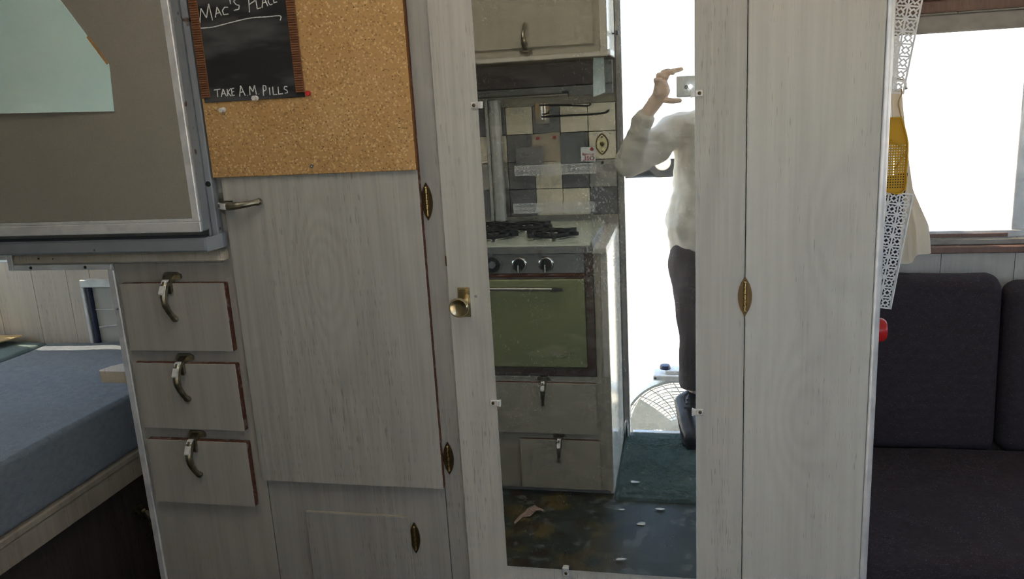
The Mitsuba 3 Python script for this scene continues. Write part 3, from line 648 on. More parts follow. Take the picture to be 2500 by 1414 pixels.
# framed hatch on the far wall
k = thing('wall_hatch', 'aluminium-framed hatch with grey shelves behind glass on the panelled wall', 'wall hatch')
hx0, hx1, hz0, hz1 = -1.976, -1.60, 0.46, 0.868
put('frame', cat(bb(hx0, hx1, FAR - 0.030, FAR - 0.0005, hz1 - 0.026, hz1, 0.002)), 'aluminium', k)
put('frame', bb(hx0, hx0 + 0.012, FAR - 0.030, FAR - 0.0005, hz0, hz1 - 0.0265, 0.002), 'aluminium', k)
put('frame', bb(hx1 - 0.02, hx1, FAR - 0.030, FAR - 0.0005, hz0, hz1 - 0.0265, 0.002), 'aluminium', k)
put('gasket', bb(hx0 + 0.014, hx0 + 0.027, FAR - 0.024, FAR - 0.0005, hz0, hz1 - 0.027, 0.003), 'blue_plastic', k)
put('back_panel', bb(hx0 + 0.028, hx1 - 0.021, FAR - 0.010, FAR - 0.0005, hz0, hz1 - 0.027, 0.001), 'wood_panel', k)
put('ledge', bb(hx0 + 0.032, hx1 - 0.022, FAR - 0.018, FAR - 0.0105, 0.762, 0.765, 0.001), 'aluminium', k)
put('ledge', tf(bb(hx0 + 0.034, hx1 - 0.022, FAR - 0.018, FAR - 0.0105, 0.700, 0.7035, 0.001), rot((0, 1, 0), -6, (hx0 + 0.034, 0, 0.70))), 'aluminium', k)

# ---------------------------------------------------------------- right: couch and what hangs on the partition
co = thing('couch', 'dark charcoal upholstered couch under the right window', 'couch')
put('seat', cushion(0.345, 1.75, 1.600, 2.165, 0.275, 0.4250, 0.030, 0.012, 8), 'couch_fabric', co, smooth=60)
put('backrest', wavy(cushion(0.345, 0.7850, 2.1600, 2.274, 0.400, 0.8760, 0.038, 0.022, 9), lambda v: np.c_[0 * v[:, 0], 0.03 * np.clip((v[:, 2] - 0.43) / 0.42, 0, 1) * (v[:, 1] < 2.21), 0 * v[:, 0]]), 'couch_fabric', co, smooth=60)
put('backrest', wavy(cushion(0.7900, 1.60, 2.1600, 2.274, 0.400, 0.8510, 0.038, 0.022, 12), lambda v: np.c_[0 * v[:, 0], 0.03 * np.clip((v[:, 2] - 0.43) / 0.42, 0, 1) * (v[:, 1] < 2.21), 0 * v[:, 0]]), 'couch_fabric', co, smooth=60)
put('base', bb(0.345, 1.75, 1.625, 2.29, 0.0005, 0.2740, 0.004), 'couch_fabric', co)

def lattice_poly(n, m, s, w):
    """n x m cells of openwork plastic: grid bars, a small diamond in each cell, spokes from the diamond to the grid corners"""
    ls = []
    for i in range(n + 1): ls.append(LineString([(i * s, 0), (i * s, m * s)]).buffer(w, cap_style=3))
    for j in range(m + 1): ls.append(LineString([(0, j * s), (n * s, j * s)]).buffer(w, cap_style=3))
    for i in range(n):
        for j in range(m):
            c = np.array([(i + .5) * s, (j + .5) * s]); a = s * 0.29
            q = [c + (a, 0), c + (0, a), c + (-a, 0), c + (0, -a), c + (a, 0)]
            ls.append(LineString(q).buffer(w * 0.9, join_style=2))
            for sx in (-1, 1):
                for sy in (-1, 1):
                    ls.append(LineString([c + (sx * a / 2, sy * a / 2), c + (sx * s / 2, sy * s / 2)]).buffer(w * 0.9))
    return unary_union(ls)
# two openwork strips stand off the partition's right side
S = 0.0205
ls_lo = thing('lattice_strip', 'lower white plastic openwork strip, standing tilted behind the right closet edge below the yellow swatter', 'lattice strip')
m = extrude(lattice_poly(3, 11, S * 0.94, 0.0014), 0.002)
put('openwork', tf(m, rot((0, 0, 1), -7.3), to_front((0.3090, 1.5620, 0.9680))), 'white_plastic', ls_lo)
put('edge_rib', tf(cat(bb(3 * S * 0.94 - 0.0012, 3 * S * 0.94 + 0.0008, 0, 11 * S * 0.94, 0.002, 0.010, 0.0004)), rot((0, 0, 1), -7.3), to_front((0.3090, 1.5620, 0.9680))), 'white_plastic', ls_lo)
ls_up = thing('lattice_strip', 'upper white plastic openwork strip, tilted behind the right closet edge at the window top', 'lattice strip')
m = extrude(lattice_poly(2, 10, S, 0.0014), 0.002)
put('openwork', tf(m, rot((0, 0, 1), -8.2), to_front((0.3285, 1.5620, 1.3540))), 'white_plastic', ls_up)

sw = thing('fly_swatter', 'yellow perforated plastic fly swatter hanging by a cord between the two openwork strips', 'fly swatter')
prof = Polygon([(0.318, 1.309), (0.3655, 1.309), (0.3700, 1.297), (0.3755, 1.278), (0.3790, 1.262), (0.3795, 1.235), (0.3785, 1.215), (0.3800, 1.195), (0.3785, 1.183), (0.3730, 1.1755), (0.362, 1.1740), (0.340, 1.181), (0.328, 1.186), (0.318, 1.20)])
holes = unary_union([Point(0.320 + 0.0042 * i, 1.186 + 0.0046 * j).buffer(0.00125, 6) for i in range(14) for j in range(17)])
lower = prof.intersection(sbox(0.30, 1.16, 0.40, 1.272)).buffer(0)
inner = prof.buffer(-0.0032)
put('head', tf(extrude(prof.difference(holes.intersection(inner)), 0.0016), to_front((0, 1.5515, 0))), 'yellow_mesh', sw)
rim = prof.difference(prof.buffer(-0.0022))
put('rim', tf(extrude(rim, 0.005), to_front((0, 1.5495, 0))), 'yellow_mesh', sw)
put('ridge', tf(extrude(LineString([(0.33, 1.262), (0.352, 1.268), (0.378, 1.252)]).buffer(0.0012), 0.004), to_front((0, 1.5497, 0))), 'yellow_mesh', sw)
put('ridge', tf(extrude(LineString([(0.378, 1.250), (0.360, 1.218)]).buffer(0.0011), 0.004), to_front((0, 1.5497, 0))), 'yellow_mesh', sw)
put('cord', tube(smooth_line([(0.3635, 1.552, 1.356), (0.3640, 1.549, 1.348), (0.3590, 1.548, 1.333), (0.3625, 1.548, 1.318), (0.3660, 1.548, 1.305), (0.3715, 1.548, 1.286)], 6), 0.0010, 8), 'tape_brown', sw, smooth=True)

cl = thing('hanging_cloth', 'sunlit cream cloth hanging beside the right window behind the fly swatter', 'cloth')
def cloth_f(u, v):
    z = 1.352 - v * 0.372
    x0 = 0.424 + 0.040 * v
    xr = np.interp(z, [0.98, 1.012, 1.048, 1.13, 1.23, 1.344], [0.520, 0.517, 0.512, 0.478, 0.462, 0.447])
    x = x0 + (xr - x0) * u
    z = z + 0.030 * (u - 0.4) * v ** 2
    y = 1.90 + 0.012 * np.sin(u * 9 + v * 2) * (0.3 + v)
    return np.stack([x, y, z], -1)
u_, v_ = np.meshgrid(np.linspace(0, 1, 26), np.linspace(0, 1, 40), indexing='ij')
Pc = cloth_f(u_, v_)
idx = np.arange(26 * 40).reshape(26, 40)
a, b, c, d = idx[:-1, :-1].ravel(), idx[1:, :-1].ravel(), idx[1:, 1:].ravel(), idx[:-1, 1:].ravel()
put('drape', trimesh.Trimesh(Pc.reshape(-1, 3), np.vstack([np.c_[a, b, c], np.c_[a, c, d]]), process=False), 'cloth_beige', cl, smooth=True)
put('hook', tube(smooth_line([(0.326, 1.895, 1.375), (0.39, 1.895, 1.376), (0.445, 1.897, 1.368), (0.455, 1.899, 1.350)], 6), 0.003, 8), 'steel', cl, smooth=True)

k = thing('navy_cloth_roll', 'added dark navy sheet that darkens the gap behind the lower openwork strip', 'cloth')
def dark_sheet_f(u, v):
    return np.stack([0.329 + 0.106 * u - 0.012 * v * u, 1.76 + 0.014 * np.sin(u * 8 + v), 1.175 - 0.20 * v + 0.012 * u], -1)  # sheet added only to darken the openwork gaps
put('fold', sheet(14, 10, dark_sheet_f, 0.008), 'dark_sheet', k, smooth=50)
k = thing('red_cap', 'ribbed red plastic lid sticking out from the right closet side above the couch', 'plastic lid')
cap = lathe([(0, 0), (0.0245, 0), (0.0245, 0.006), (0.0235, 0.007), (0.0235, 0.018), (0.0245, 0.019), (0.0240, 0.030), (0.022, 0.040), (0.018, 0.0445), (0, 0.046)], 32)
put('lid', tf(cap, to_right((0.3257, 1.60, 0.9075))), 'red_plastic', k, smooth=35)

# ---------------------------------------------------------------- kitchen on the doorway wall (seen in the mirror)
SF = 0.31
# base cabinet under and beside the stove
kc = thing('stove_cabinet', 'dim plywood base cabinet around the stove with two latched drawers and a glossy side', 'cabinet')
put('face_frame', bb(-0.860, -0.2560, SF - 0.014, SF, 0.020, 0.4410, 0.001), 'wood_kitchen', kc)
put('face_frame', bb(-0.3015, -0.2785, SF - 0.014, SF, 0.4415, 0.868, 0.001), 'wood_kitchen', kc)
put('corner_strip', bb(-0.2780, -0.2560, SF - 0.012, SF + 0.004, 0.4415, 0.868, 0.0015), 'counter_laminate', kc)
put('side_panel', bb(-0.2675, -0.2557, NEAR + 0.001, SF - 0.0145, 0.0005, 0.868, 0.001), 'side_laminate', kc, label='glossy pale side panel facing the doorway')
put('toe_board', bb(-0.860, -0.270, SF - 0.030, SF - 0.015, 0.0005, 0.0195, 0.001), 'jamb', kc)
for i, (x0, x1, z0, z1, lx) in enumerate(((-0.838, -0.3045, 0.235, 0.4205, -0.484), (-0.5785, -0.2975, 0.0275, 0.2115, -0.437))):
    d = put('drawer', bb(x0, x1, SF + 0.013, SF + 0.015, z0, z1, 0.0006), 'wood_kitchen', kc)
    put('core', bb(x0 + 0.0005, x1 - 0.0005, SF + 0.0003, SF + 0.0129, z0 + 0.0003, z1 - 0.0003, 0.001), 'raw_edge', d)
    latch(d, to_back((lx, SF + 0.0005, z1 + 0.013)))
    put('latch_facet', tf(LATCH[3], to_back((lx, SF + 0.0005, z1 + 0.013))), 'glint_paint', d)
put('counter_strip', bb(-0.3025, -0.2560, NEAR + 0.013, SF + 0.014, 0.8690, 0.8875, 0.002), 'counter_laminate', kc, label='narrow strip of worktop beside the stove')
put('back_board', bb(-0.860, -0.256, NEAR + 0.0005, NEAR + 0.012, 0.870, 0.9130, 0.002), 'jamb', kc)

st = thing('stove', 'old built-in gas stove with an olive oven door', 'stove')
put('oven_body', bb(-0.826, -0.3025, NEAR + 0.02, SF - 0.004, 0.446, 0.868, 0.002), 'stove_rim', st)
put('rim', tf(extrude(sbox(-0.826, 0.446, -0.3025, 0.792).difference(sbox(-0.797, 0.474, -0.3290, 0.786)), 0.012), to_front((0, SF + 0.008, 0)) @ np.diag([1, 1, 1, 1])), 'stove_rim', st)
put('control_panel', bb(-0.826, -0.3300, SF - 0.003, SF + 0.006, 0.803, 0.871, 0.002), 'stove_metal', st)
put('control_panel', bb(-0.3295, -0.3025, SF - 0.003, SF + 0.004, 0.793, 0.872, 0.002), 'stove_rim', st)
put('rust_strip', bb(-0.826, -0.3300, SF - 0.003, SF + 0.007, 0.793, 0.8022, 0.001), 'raw_edge', st)
od = put('oven_door', rbox(-0.795, -0.3310, SF - 0.002, SF + 0.016, 0.4760, 0.7850, 0.006, 12), 'oven_olive', st, smooth=40, label='olive green oven door')
put('handle', cat(cyl((-0.700, SF + 0.034, 0.757), (-0.4330, SF + 0.034, 0.7545), 0.0058, 14)), 'steel', od, smooth=40)
put('handle_end', cat(hull([(-0.436, SF + 0.034 + a, 0.7545 + b) for a in (-0.007, 0.007) for b in (-0.008, 0.007)] + [(-0.401, SF + 0.034 + a, 0.754 + b) for a in (-0.003, 0.003) for b in (-0.003, 0.003)]), bb(-0.434, -0.420, SF + 0.012, SF + 0.036, 0.746, 0.757, 0.002)), 'black_plastic', od)
put('handle_end', cat(hull([(-0.697, SF + 0.034 + a, 0.757 + b) for a in (-0.007, 0.007) for b in (-0.008, 0.007)] + [(-0.732, SF + 0.034 + a, 0.757 + b) for a in (-0.003, 0.003) for b in (-0.003, 0.003)]), bb(-0.712, -0.698, SF + 0.012, SF + 0.036, 0.749, 0.760, 0.002)), 'black_plastic', od)
ey = SF + 0.0170
em = [(-0.462, ey, 0.5380), (-0.371, ey, 0.5355), (-0.4165, ey, 0.5130), (-0.462, ey, 0.5380)]
em2 = [(-0.445, ey, 0.5335), (-0.389, ey, 0.532), (-0.4165, ey, 0.5215), (-0.445, ey, 0.5335)]
put('emblem', cat(*[cyl(a, b, 0.0011, 6) for e in (em, em2) for a, b in zip(e[:-1], e[1:])]), 'steel', od, label='chrome V-shaped emblem')
for i, (x, kind) in enumerate(((-0.728, 'dial'), (-0.639, 'dial'), (-0.5480, 'tap'), (-0.4575, 'tap'))):
    o = to_back((x, SF + 0.006, 0.8355))
    if kind == 'tap':
        c = put('knob', tf(lathe([(0, 0), (0.0262, 0), (0.0265, 0.002), (0.0235, 0.0045), (0.0200, 0.0050), (0, 0.0050)], 30), o), 'chrome', st, smooth=35, label='chrome ringed burner knob')
        put('disc', tf(lathe([(0, 0.0050), (0.0200, 0.0050), (0.0190, 0.0120), (0, 0.0130)], 26), trimesh.transformations.translation_matrix((-0.001, 0, 0)), o), 'black_plastic', c, smooth=35)
        put('grip', tf(hull([(sx * 0.0040, v, w) for sx in (-1, 1) for v, w in ((0.020, 0.010), (-0.024, 0.010), (-0.021, 0.024), (0.017, 0.022))]), o), 'black_plastic', c)
        put('pointer', tf(bb(-0.0018, 0.0018, -0.0225, 0.0020, 0.0238, 0.0252, 0.0005), o), 'white_plastic', c)
    else:
        c = put('knob', tf(lathe([(0, 0), (0.0290, 0), (0.0290, 0.004), (0.0265, 0.007), (0, 0.0075)], 32), o), 'black_plastic', st, smooth=35, label='black oven dial')
        put('ring', tf(lathe([(0.0272, 0.0040), (0.0292, 0.0040), (0.0292, 0.0060), (0.0272, 0.0062), (0.0272, 0.0040)], 32), o), 'chrome', c)
        put('cap', tf(lathe([(0, 0.0075), (0.0130, 0.0075), (0.0115, 0.0150), (0, 0.0160)], 24), o), 'stove_metal', c, smooth=35)
tp = put('cooktop', cat(rbox(-0.830, -0.3050, NEAR + 0.014, SF + 0.016, 0.8735, 0.9020, 0.006, 12)), 'stove_enamel', st, smooth=40, label='pale green enamel cooktop')
put('front_lip', bb(-0.830, -0.3050, SF + 0.0165, SF + 0.019, 0.8725, 0.898, 0.001), 'stove_metal', tp)
put('raised_edge', bb(-0.3045, -0.3000, NEAR + 0.014, SF + 0.016, 0.8885, 0.910, 0.0015), 'stove_metal', tp)
for (x, y) in ((-0.455, 0.175), (-0.667, 0.165), (-0.575, 0.000), (-0.745, 0.000)):
    ring = [(x + 0.066 * math.cos(a), y + 0.066 * math.sin(a), 0.9155) for a in np.linspace(0, 2 * math.pi, 28, endpoint=False)]
    ms = [tube(ring, 0.0075, 8, closed=True)]
    for q in range(6):
        a = q * math.pi / 3 + 0.3
        ms.append(hull([(x + r * math.cos(a) + s * 0.006 * math.sin(a), y + r * math.sin(a) - s * 0.006 * math.cos(a), z) for r in (0.026, 0.098) for s in (-1, 1) for z in (0.910, 0.9235)]))
    g = put('grate', cat(*ms), 'black_iron', st, label='black cast iron burner grate')
    put('burner', tf(lathe([(0, 0.9025), (0.036, 0.9025), (0.033, 0.9105), (0.022, 0.9125), (0, 0.9125)], 22), trimesh.transformations.translation_matrix((x, y, 0))), 'steel', g, smooth=35)

# counter further left (out of the mirror's view from here, but it stands there)
sc_ = thing('sink_cabinet', 'plywood sink cabinet left of the stove', 'cabinet')
put('body', bb(-1.42, -0.8615, NEAR + 0.001, SF, 0.0005, 0.868, 0.002), 'wood_kitchen', sc_)
put('worktop', bb(-1.43, -0.8615, NEAR + 0.001, SF + 0.014, 0.8685, 0.8875, 0.002), 'counter_laminate', sc_)

# overhead cabinet
oc = thing('overhead_cabinet', 'dim plywood overhead cabinet above the stove with one latched door', 'overhead cabinet')
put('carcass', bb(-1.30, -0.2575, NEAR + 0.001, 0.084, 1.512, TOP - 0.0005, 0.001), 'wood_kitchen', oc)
put('front_frame', bb(-1.30, -0.2800, 0.0845, 0.098, 1.512, TOP - 0.0005, 0.001), 'wood_kitchen', oc)
put('end_stile', bb(-0.2795, -0.2575, 0.0845, 0.102, 1.496, TOP - 0.0005, 0.001), 'counter_laminate', oc)
put('side_panel', bb(-0.2570, -0.2545, NEAR + 0.013, 0.0990, 1.4990, TOP - 0.0005, 0.0005), 'side_laminate', oc, label='glossy pale end panel')
put('bottom_lip', bb(-1.30, -0.2800, 0.0830, 0.103, 1.4960, 1.5115, 0.002), 'counter_laminate', oc)
d = put('door', bb(-0.86, -0.3010, 0.0985, 0.109, 1.538, 1.90, 0.001), 'wood_kitchen', oc)
latch(d, M((1, 0, 0), (0, 0, -1), (0, 1, 0), (-0.5305, 0.099, 1.525)))
put('end_bracket', bb(-0.2540, -0.2460, -0.06, 0.098, 1.4985, 1.517, 0.001), 'white_paint', oc)
put('peg', cat(cyl((-0.2545, -0.085, 1.577), (-0.2400, -0.085, 1.578), 0.0028, 8), tf(lathe([(0, 0), (0.009, 0), (0.010, 0.004), (0.008, 0.008), (0, 0.009)], 16), to_right((-0.2410, -0.085, 1.578)))), 'black_plastic', oc)
hd = thing('range_hood', 'dark stained metal splash strip under the overhead cabinet', 'range hood')
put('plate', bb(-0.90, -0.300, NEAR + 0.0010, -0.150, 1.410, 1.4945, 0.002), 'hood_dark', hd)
put('lower_lip', bb(-0.90, -0.262, NEAR + 0.0010, -0.146, 1.372, 1.4085, 0.002), 'stove_metal', hd)
put('end_plate', bb(-0.2990, -0.262, NEAR + 0.0010, -0.152, 1.4095, 1.4945, 0.002), 'stove_metal', hd)
k = thing('strip_light', 'thin dull metal strip light under the range hood', 'strip light')
put('tube', cyl((-0.77, -0.130, 1.3770), (-0.4250, -0.130, 1.3780), 0.0060, 14), 'steel', k, smooth=40)
put('end_cap', cat(cyl((-0.4245, -0.130, 1.3780), (-0.4215, -0.130, 1.3780), 0.0085, 14), bb(-0.445, -0.4245, -0.145, -0.130, 1.3845, 1.390, 0.001)), 'black_plastic', k)
k = thing('paper_card', 'pale blue paper strip hanging from the overhead cabinet edge', 'paper')
def card_f(u, v):
    z = 1.4945 - v * (0.118 + 0.012 * (1 - u)) 
    return np.stack([-0.3125 + 0.0015 * 0 + 0.0365 * u - 0.003 * v * (1 - u) * 2, 0.012 + 0.0 * u - 0.016 * v + 0.004 * np.sin(v * 3 + u), z], -1)
put('sheet', sheet(5, 12, card_f, 0.0012), 'paper_blue', k, smooth=40)

# tiles on the doorway wall
PIT = 0.1055
row_z = [1.3425 - i * PIT for i in range(5)]
col_x = [-0.2575 - i * PIT for i in range(6)]       # from the jamb leftwards
PAT = ['BBGBGB', 'BGBGBG', 'MGBGMG', 'GBBGGG']
rng = np.random.default_rng(3)
put('tile_backing', bb(col_x[5] - PIT, -0.2575, NEAR + 0.0001, NEAR + 0.0006, row_z[4], row_z[0], 0.0001), 'dark_gap', 'wall_front')
for r in range(4):
    for c in range(6):
        x1, x0 = col_x[c] - 0.0011, col_x[c] - PIT + 0.0011
        z1, z0 = row_z[r] - 0.0011, row_z[r] - PIT + 0.0011
        t = 0.0030 + rng.uniform(0, 0.0008)
        m = bb(x0, x1, NEAR + 0.0003, NEAR + t, z0, z1, 0.0022)
        m = tf(m, rot((0, 0, 1), rng.uniform(-0.5, 0.5), ((x0 + x1) / 2, NEAR + 0.002, z0)), rot((1, 0, 0), rng.uniform(-0.5, 0.5), ((x0 + x1) / 2, NEAR + 0.002, (z0 + z1) / 2)))
        put('tile', m, {'B': 'tile_bright', 'G': 'tile_grey', 'M': 'tile_mid'}[PAT[r][c]], 'wall_front')
put('backing_strip', bb(-0.2556, -0.2545, NEAR + 0.0003, NEAR + 0.006, 0.91, 1.372, 0.0003), 'jamb', 'wall_front')

k = thing('vent_pipe', 'pair of dull silver pipes rising from the worktop beside the tiles', 'pipe')
put('tube', cyl((-0.7110, -0.160, 0.912), (-0.7110, -0.160, 1.371), 0.0230, 24), 'pipe_dull', k, smooth=40)
put('tube', cyl((-0.7440, -0.168, 0.912), (-0.7440, -0.168, 1.371), 0.0085, 18), 'pipe_dull', k, smooth=40)
put('foot', cat(lathe([(0, 0), (0.030, 0), (0.027, 0.006), (0, 0.008)], 24).apply_translation((-0.711, -0.160, 0.9035))), 'raw_edge', k)

YT = NEAR + 0.005
k = thing('towel_rack', 'chrome plate with two swing-out towel arms fixed on the upper tiles', 'towel rack')
pl = sbox(-0.0235, -0.036, 0.0235, 0.036).buffer(0.003).difference(Point(0.0265, -0.039).buffer(0.006))
put('plate', cat(tf(extrude(pl, 0.006), to_back((-0.5340, YT, 1.3130))), tf(bb(-0.013, 0.013, -0.030, 0.038, 0.006, 0.016, 0.003), to_back((-0.5340, YT, 1.3130)))), 'chrome', k)
put('arm', tube(smooth_line([(-0.540, YT + 0.020, 1.3440), (-0.45, YT + 0.050, 1.3400), (-0.372, YT + 0.075, 1.3340), (-0.350, YT + 0.084, 1.3330), (-0.338, YT + 0.088, 1.3420)], 6), 0.0034, 8), 'black_iron', k, smooth=True)
put('arm', tube(smooth_line([(-0.535, YT + 0.020, 1.3000), (-0.44, YT + 0.035, 1.3010), (-0.330, YT + 0.050, 1.3020), (-0.292, YT + 0.055, 1.3050), (-0.277, YT + 0.057, 1.3140)], 6), 0.0036, 8), 'black_iron', k, smooth=True)
put('arm_stub', tube(smooth_line([(-0.530, YT + 0.016, 1.310), (-0.510, YT + 0.03, 1.312), (-0.502, YT + 0.033, 1.322)], 5), 0.0026, 8), 'black_iron', k, smooth=True)
put('pivot', cyl((-0.5345, YT + 0.018, 1.290), (-0.5345, YT + 0.018, 1.350), 0.0050, 12), 'steel', k, smooth=40)

def hung(name, label, cat_, pts, y, th, mat):
    k = thing(name, label, cat_)
    put('sheet', tf(extrude(Polygon(pts), th), to_front((0, y + th, 0))), mat, k)
    return k
k = hung('wall_card', 'beige card with two small red-brown squares hung over the tiles', 'card', [(-0.580, 1.2365), (-0.4700, 1.2400), (-0.4670, 1.1300), (-0.5760, 1.1330)], YT, 0.002, 'paper_beige')
put('print', tf(extrude(sbox(-0.562, 1.2145, -0.550, 1.2265), 0.0005), to_front((0, YT + 0.0026, 0))), 'ink_red', k)
put('print', tf(extrude(sbox(-0.498, 1.2160, -0.486, 1.2280), 0.0005), to_front((0, YT + 0.0026, 0))), 'ink_red', k)
put('print', tf(extrude(sbox(-0.500, 1.1440, -0.488, 1.1468), 0.0005), to_front((0, YT + 0.0026, 0))), 'ink_red', k)
hung('wall_card', 'plain grey card standing in the upper openwork rack at its left end', 'card', [(-0.6390, 1.1900), (-0.5330, 1.1905), (-0.5340, 1.1000), (-0.6420, 1.1000)], YT + 0.024, 0.002, 'card_grey')
hung('wall_card', 'slate grey card leaning at a tilt beside the small red-lettered sign', 'card', [(-0.4730, 1.2260), (-0.3770, 1.2380), (-0.3690, 1.1240), (-0.4650, 1.1160)], YT + 0.006, 0.002, 'card_slate')
k = hung('oil_sign', 'small white sign reading OIL in red beside the brass oval plate', 'sign', [(-0.3905, 1.1820), (-0.3345, 1.1800), (-0.3355, 1.1265), (-0.3905, 1.1280)], YT + 0.020, 0.004, 'paper_white')
oy = YT + 0.0240
def word(t, h, x, z, mat, parent, y, sx=1.0):
    m = meshkit.text_mesh(t, h, 0.0006, bold=True)
    m.apply_transform(np.diag([sx, 1, 1, 1]))
    put('lettering', tf(m, to_back((x, y, z))), mat, parent)
word('OIL', 0.0150, -0.3385, 1.1315, 'ink_red', k, oy, 1.25)
word('sumeR', 0.0100, -0.3400, 1.1500, 'ink_red', k, oy, 1.05)
put('dot', tf(lathe([(0, 0), (0.0068, 0), (0.0068, 0.0006), (0, 0.0006)], 20), to_back((-0.3480, oy, 1.1725))), 'ink_red', k)
put('peg', cat(cyl((-0.3620, YT + 0.008, 1.1830), (-0.3620, YT + 0.012, 1.2080), 0.0028, 8)), 'black_iron', k)
k = thing('brass_escutcheon', 'pointed oval brass plate with three holes on a bright tile', 'brass plate')
R_, a_ = 0.0455, 0.0395; d_ = R_ - 0.0245
lens = Point(-d_, 0).buffer(R_, 48).intersection(Point(d_, 0).buffer(R_, 48))
o = to_back((-0.3115, YT - 0.001, 1.1885))
put('plate', tf(extrude(lens, 0.003), o), 'brass_dark', k)
put('dome', tf(extrude(lens.buffer(-0.0045), 0.003), trimesh.transformations.translation_matrix((0, 0, 0.003)), o), 'brass_light', k)
put('knob', tf(lathe([(0, 0.006), (0.0085, 0.006), (0.0075, 0.012), (0.003, 0.0135), (0, 0.0125)], 20), o), 'brass_dark', k, smooth=35)
for v in (-0.027, 0.027): put('screw', tf(lathe([(0, 0.006), (0.0033, 0.006), (0.0028, 0.0078), (0, 0.008)], 12), trimesh.transformations.translation_matrix((0, v, 0)), o), 'black_iron', k)
k = thing('hook_screw', 'dark round screw head on the tile right of the upper openwork rack', 'screw')
put('head', tf(lathe([(0, 0), (0.0052, 0), (0.0046, 0.003), (0, 0.004)], 16), to_back((-0.3120, YT - 0.001, 1.1200))), 'black_iron', k)

def lace_rack(label, x0, x1, z0, n, s, y):
    k = thing('openwork_rack', label, 'rack')
    w = (x1 - x0) / n
    put('front', tf(extrude(lattice_poly(n, 2, w, 0.0010), 0.002), to_back((x1, y, z0))), 'white_plastic', k)
    put('bottom', tf(extrude(lattice_poly(n - 1, 2, w, 0.0010), 0.002), M((-1, 0, 0), (0, -1, 0), (0, 0, -1), (x1 - w * 0.5, y - 0.0005, z0 + 0.001))), 'white_plastic', k)
    put('end', bb(x0 - 0.001, x0 + 0.001, YT, y - 0.0005, z0 + 0.003, z0 + 0.030, 0.0004), 'white_plastic', k)
    put('end', bb(x1 - 0.001, x1 + 0.001, YT, y - 0.0005, z0 + 0.003, z0 + 0.030, 0.0004), 'white_plastic', k)
lace_rack('upper white openwork plastic rack on the tiles holding grey cards', -0.6420, -0.3340, 1.0860, 17, 0, -0.145)
lace_rack('lower white openwork plastic rack on the tiles just above the stove', -0.6550, -0.3450, 0.9410, 17, 0, -0.145)

# ---------------------------------------------------------------- floor things
cp = thing('entry_carpet', 'dark green speckled carpet at the open doorway', 'carpet')
gx, gy = np.linspace(-0.252, 0.68, 160), np.linspace(-0.226, 0.340, 100)
X, Y = np.meshgrid(gx, gy, indexing='ij')
h = 0.006 + 0.006 * meshkit.noise(np.stack([X * 170, Y * 170, 0 * X], -1), 2) + 0.003 * meshkit.noise(np.stack([X * 60, Y * 60, 0 * X], -1), 4)
X = X + 0.0; Y2 = Y + 0.004 * (meshkit.noise(np.stack([X * 14, 0 * X, 0 * X], -1), 6) - 0.5) * (Y > 0.33)
edge = (np.abs(X - X.min()) < 1e-6) | (np.abs(X - X.max()) < 1e-6) | (np.abs(Y - Y.min()) < 1e-6) | (np.abs(Y - Y.max()) < 1e-6)
h[edge] = 0.0006
ins = ((X < -0.218) | (X > 0.516)) & (Y < -0.193)
idx = np.arange(X.size).reshape(X.shape)
keep = ~(ins[:-1, :-1] | ins[1:, :-1] | ins[1:, 1:] | ins[:-1, 1:])
a, b, c, d = [q[keep] for q in (idx[:-1, :-1], idx[1:, :-1], idx[1:, 1:], idx[:-1, 1:])]
P = np.stack([X, Y2, h], -1).reshape(-1, 3)
put('pile', trimesh.Trimesh(P, np.vstack([np.c_[a, b, c], np.c_[a, c, d]]), process=False), 'carpet_pile', cp)

def scrap(name, label, cat_, pts, z, mat, curl=0.006, seed=0):
    k = thing(name, label, cat_)
    m = poly_sheet(Polygon(pts), 0.0008, 0, 0.012)
    put('sheet', wavy(m, lambda v: np.c_[0 * v[:, 0], 0 * v[:, 0], z + curl * meshkit.noise(np.c_[v[:, 0] * 22, v[:, 1] * 22, 0 * v[:, 0]], seed)]), mat, k)
scrap('paper_scrap', 'torn pinkish paper scrap on the floor in front of the stove', 'paper scrap', [(-0.540, 0.440), (-0.515, 0.425), (-0.500, 0.448), (-0.478, 0.455), (-0.482, 0.463), (-0.505, 0.465), (-0.520, 0.490), (-0.545, 0.492), (-0.562, 0.545), (-0.568, 0.535), (-0.555, 0.478)], 0.0012, 'paper_pink', 0.016, 4)
for i, (x, y, s, lab) in enumerate(((-0.188, 0.235, 0.016, 'small white paper bit on the entry carpet'), (-0.094, 0.392, 0.014, 'white paper bit on the linoleum just past the carpet edge'), (-0.150, 0.492, 0.015, 'curled white paper bit in the middle of the dark linoleum'), (-0.202, 0.713, 0.014, 'pale paper bit on the linoleum nearest the mirror'), (-0.222, 0.405, 0.009, 'tiny white paper bit near the stove cabinet corner'))):
    q = [(x + s * (0.6 + 0.5 * rng.random()) * math.cos(a) * 1.3, y + s * 0.7 * (0.6 + 0.5 * rng.random()) * math.sin(a)) for a in np.linspace(0, 2 * math.pi, 8, endpoint=False)]
    scrap('paper_bit', lab, 'paper scrap', q, 0.0015 if i else 0.0165, 'paper_white', 0.008, 10 + i)
k = thing('rope_loop', 'small white rope loop hooked at the foot of the door jamb', 'rope')
put('loop', tube(smooth_line([(-0.2500, -0.160, 0.035), (-0.2475, -0.150, 0.075), (-0.243, -0.150, 0.090), (-0.238, -0.152, 0.082), (-0.237, -0.155, 0.050), (-0.236, -0.158, 0.022)], 6), 0.0034, 8), 'white_paint', k, smooth=True)
put('strap', hull([(-0.2475 + a, -0.165 + b, z) for a in (0, 0.008) for b in (0, 0.006) for z in (0.018, 0.062)]), 'black_plastic', k)

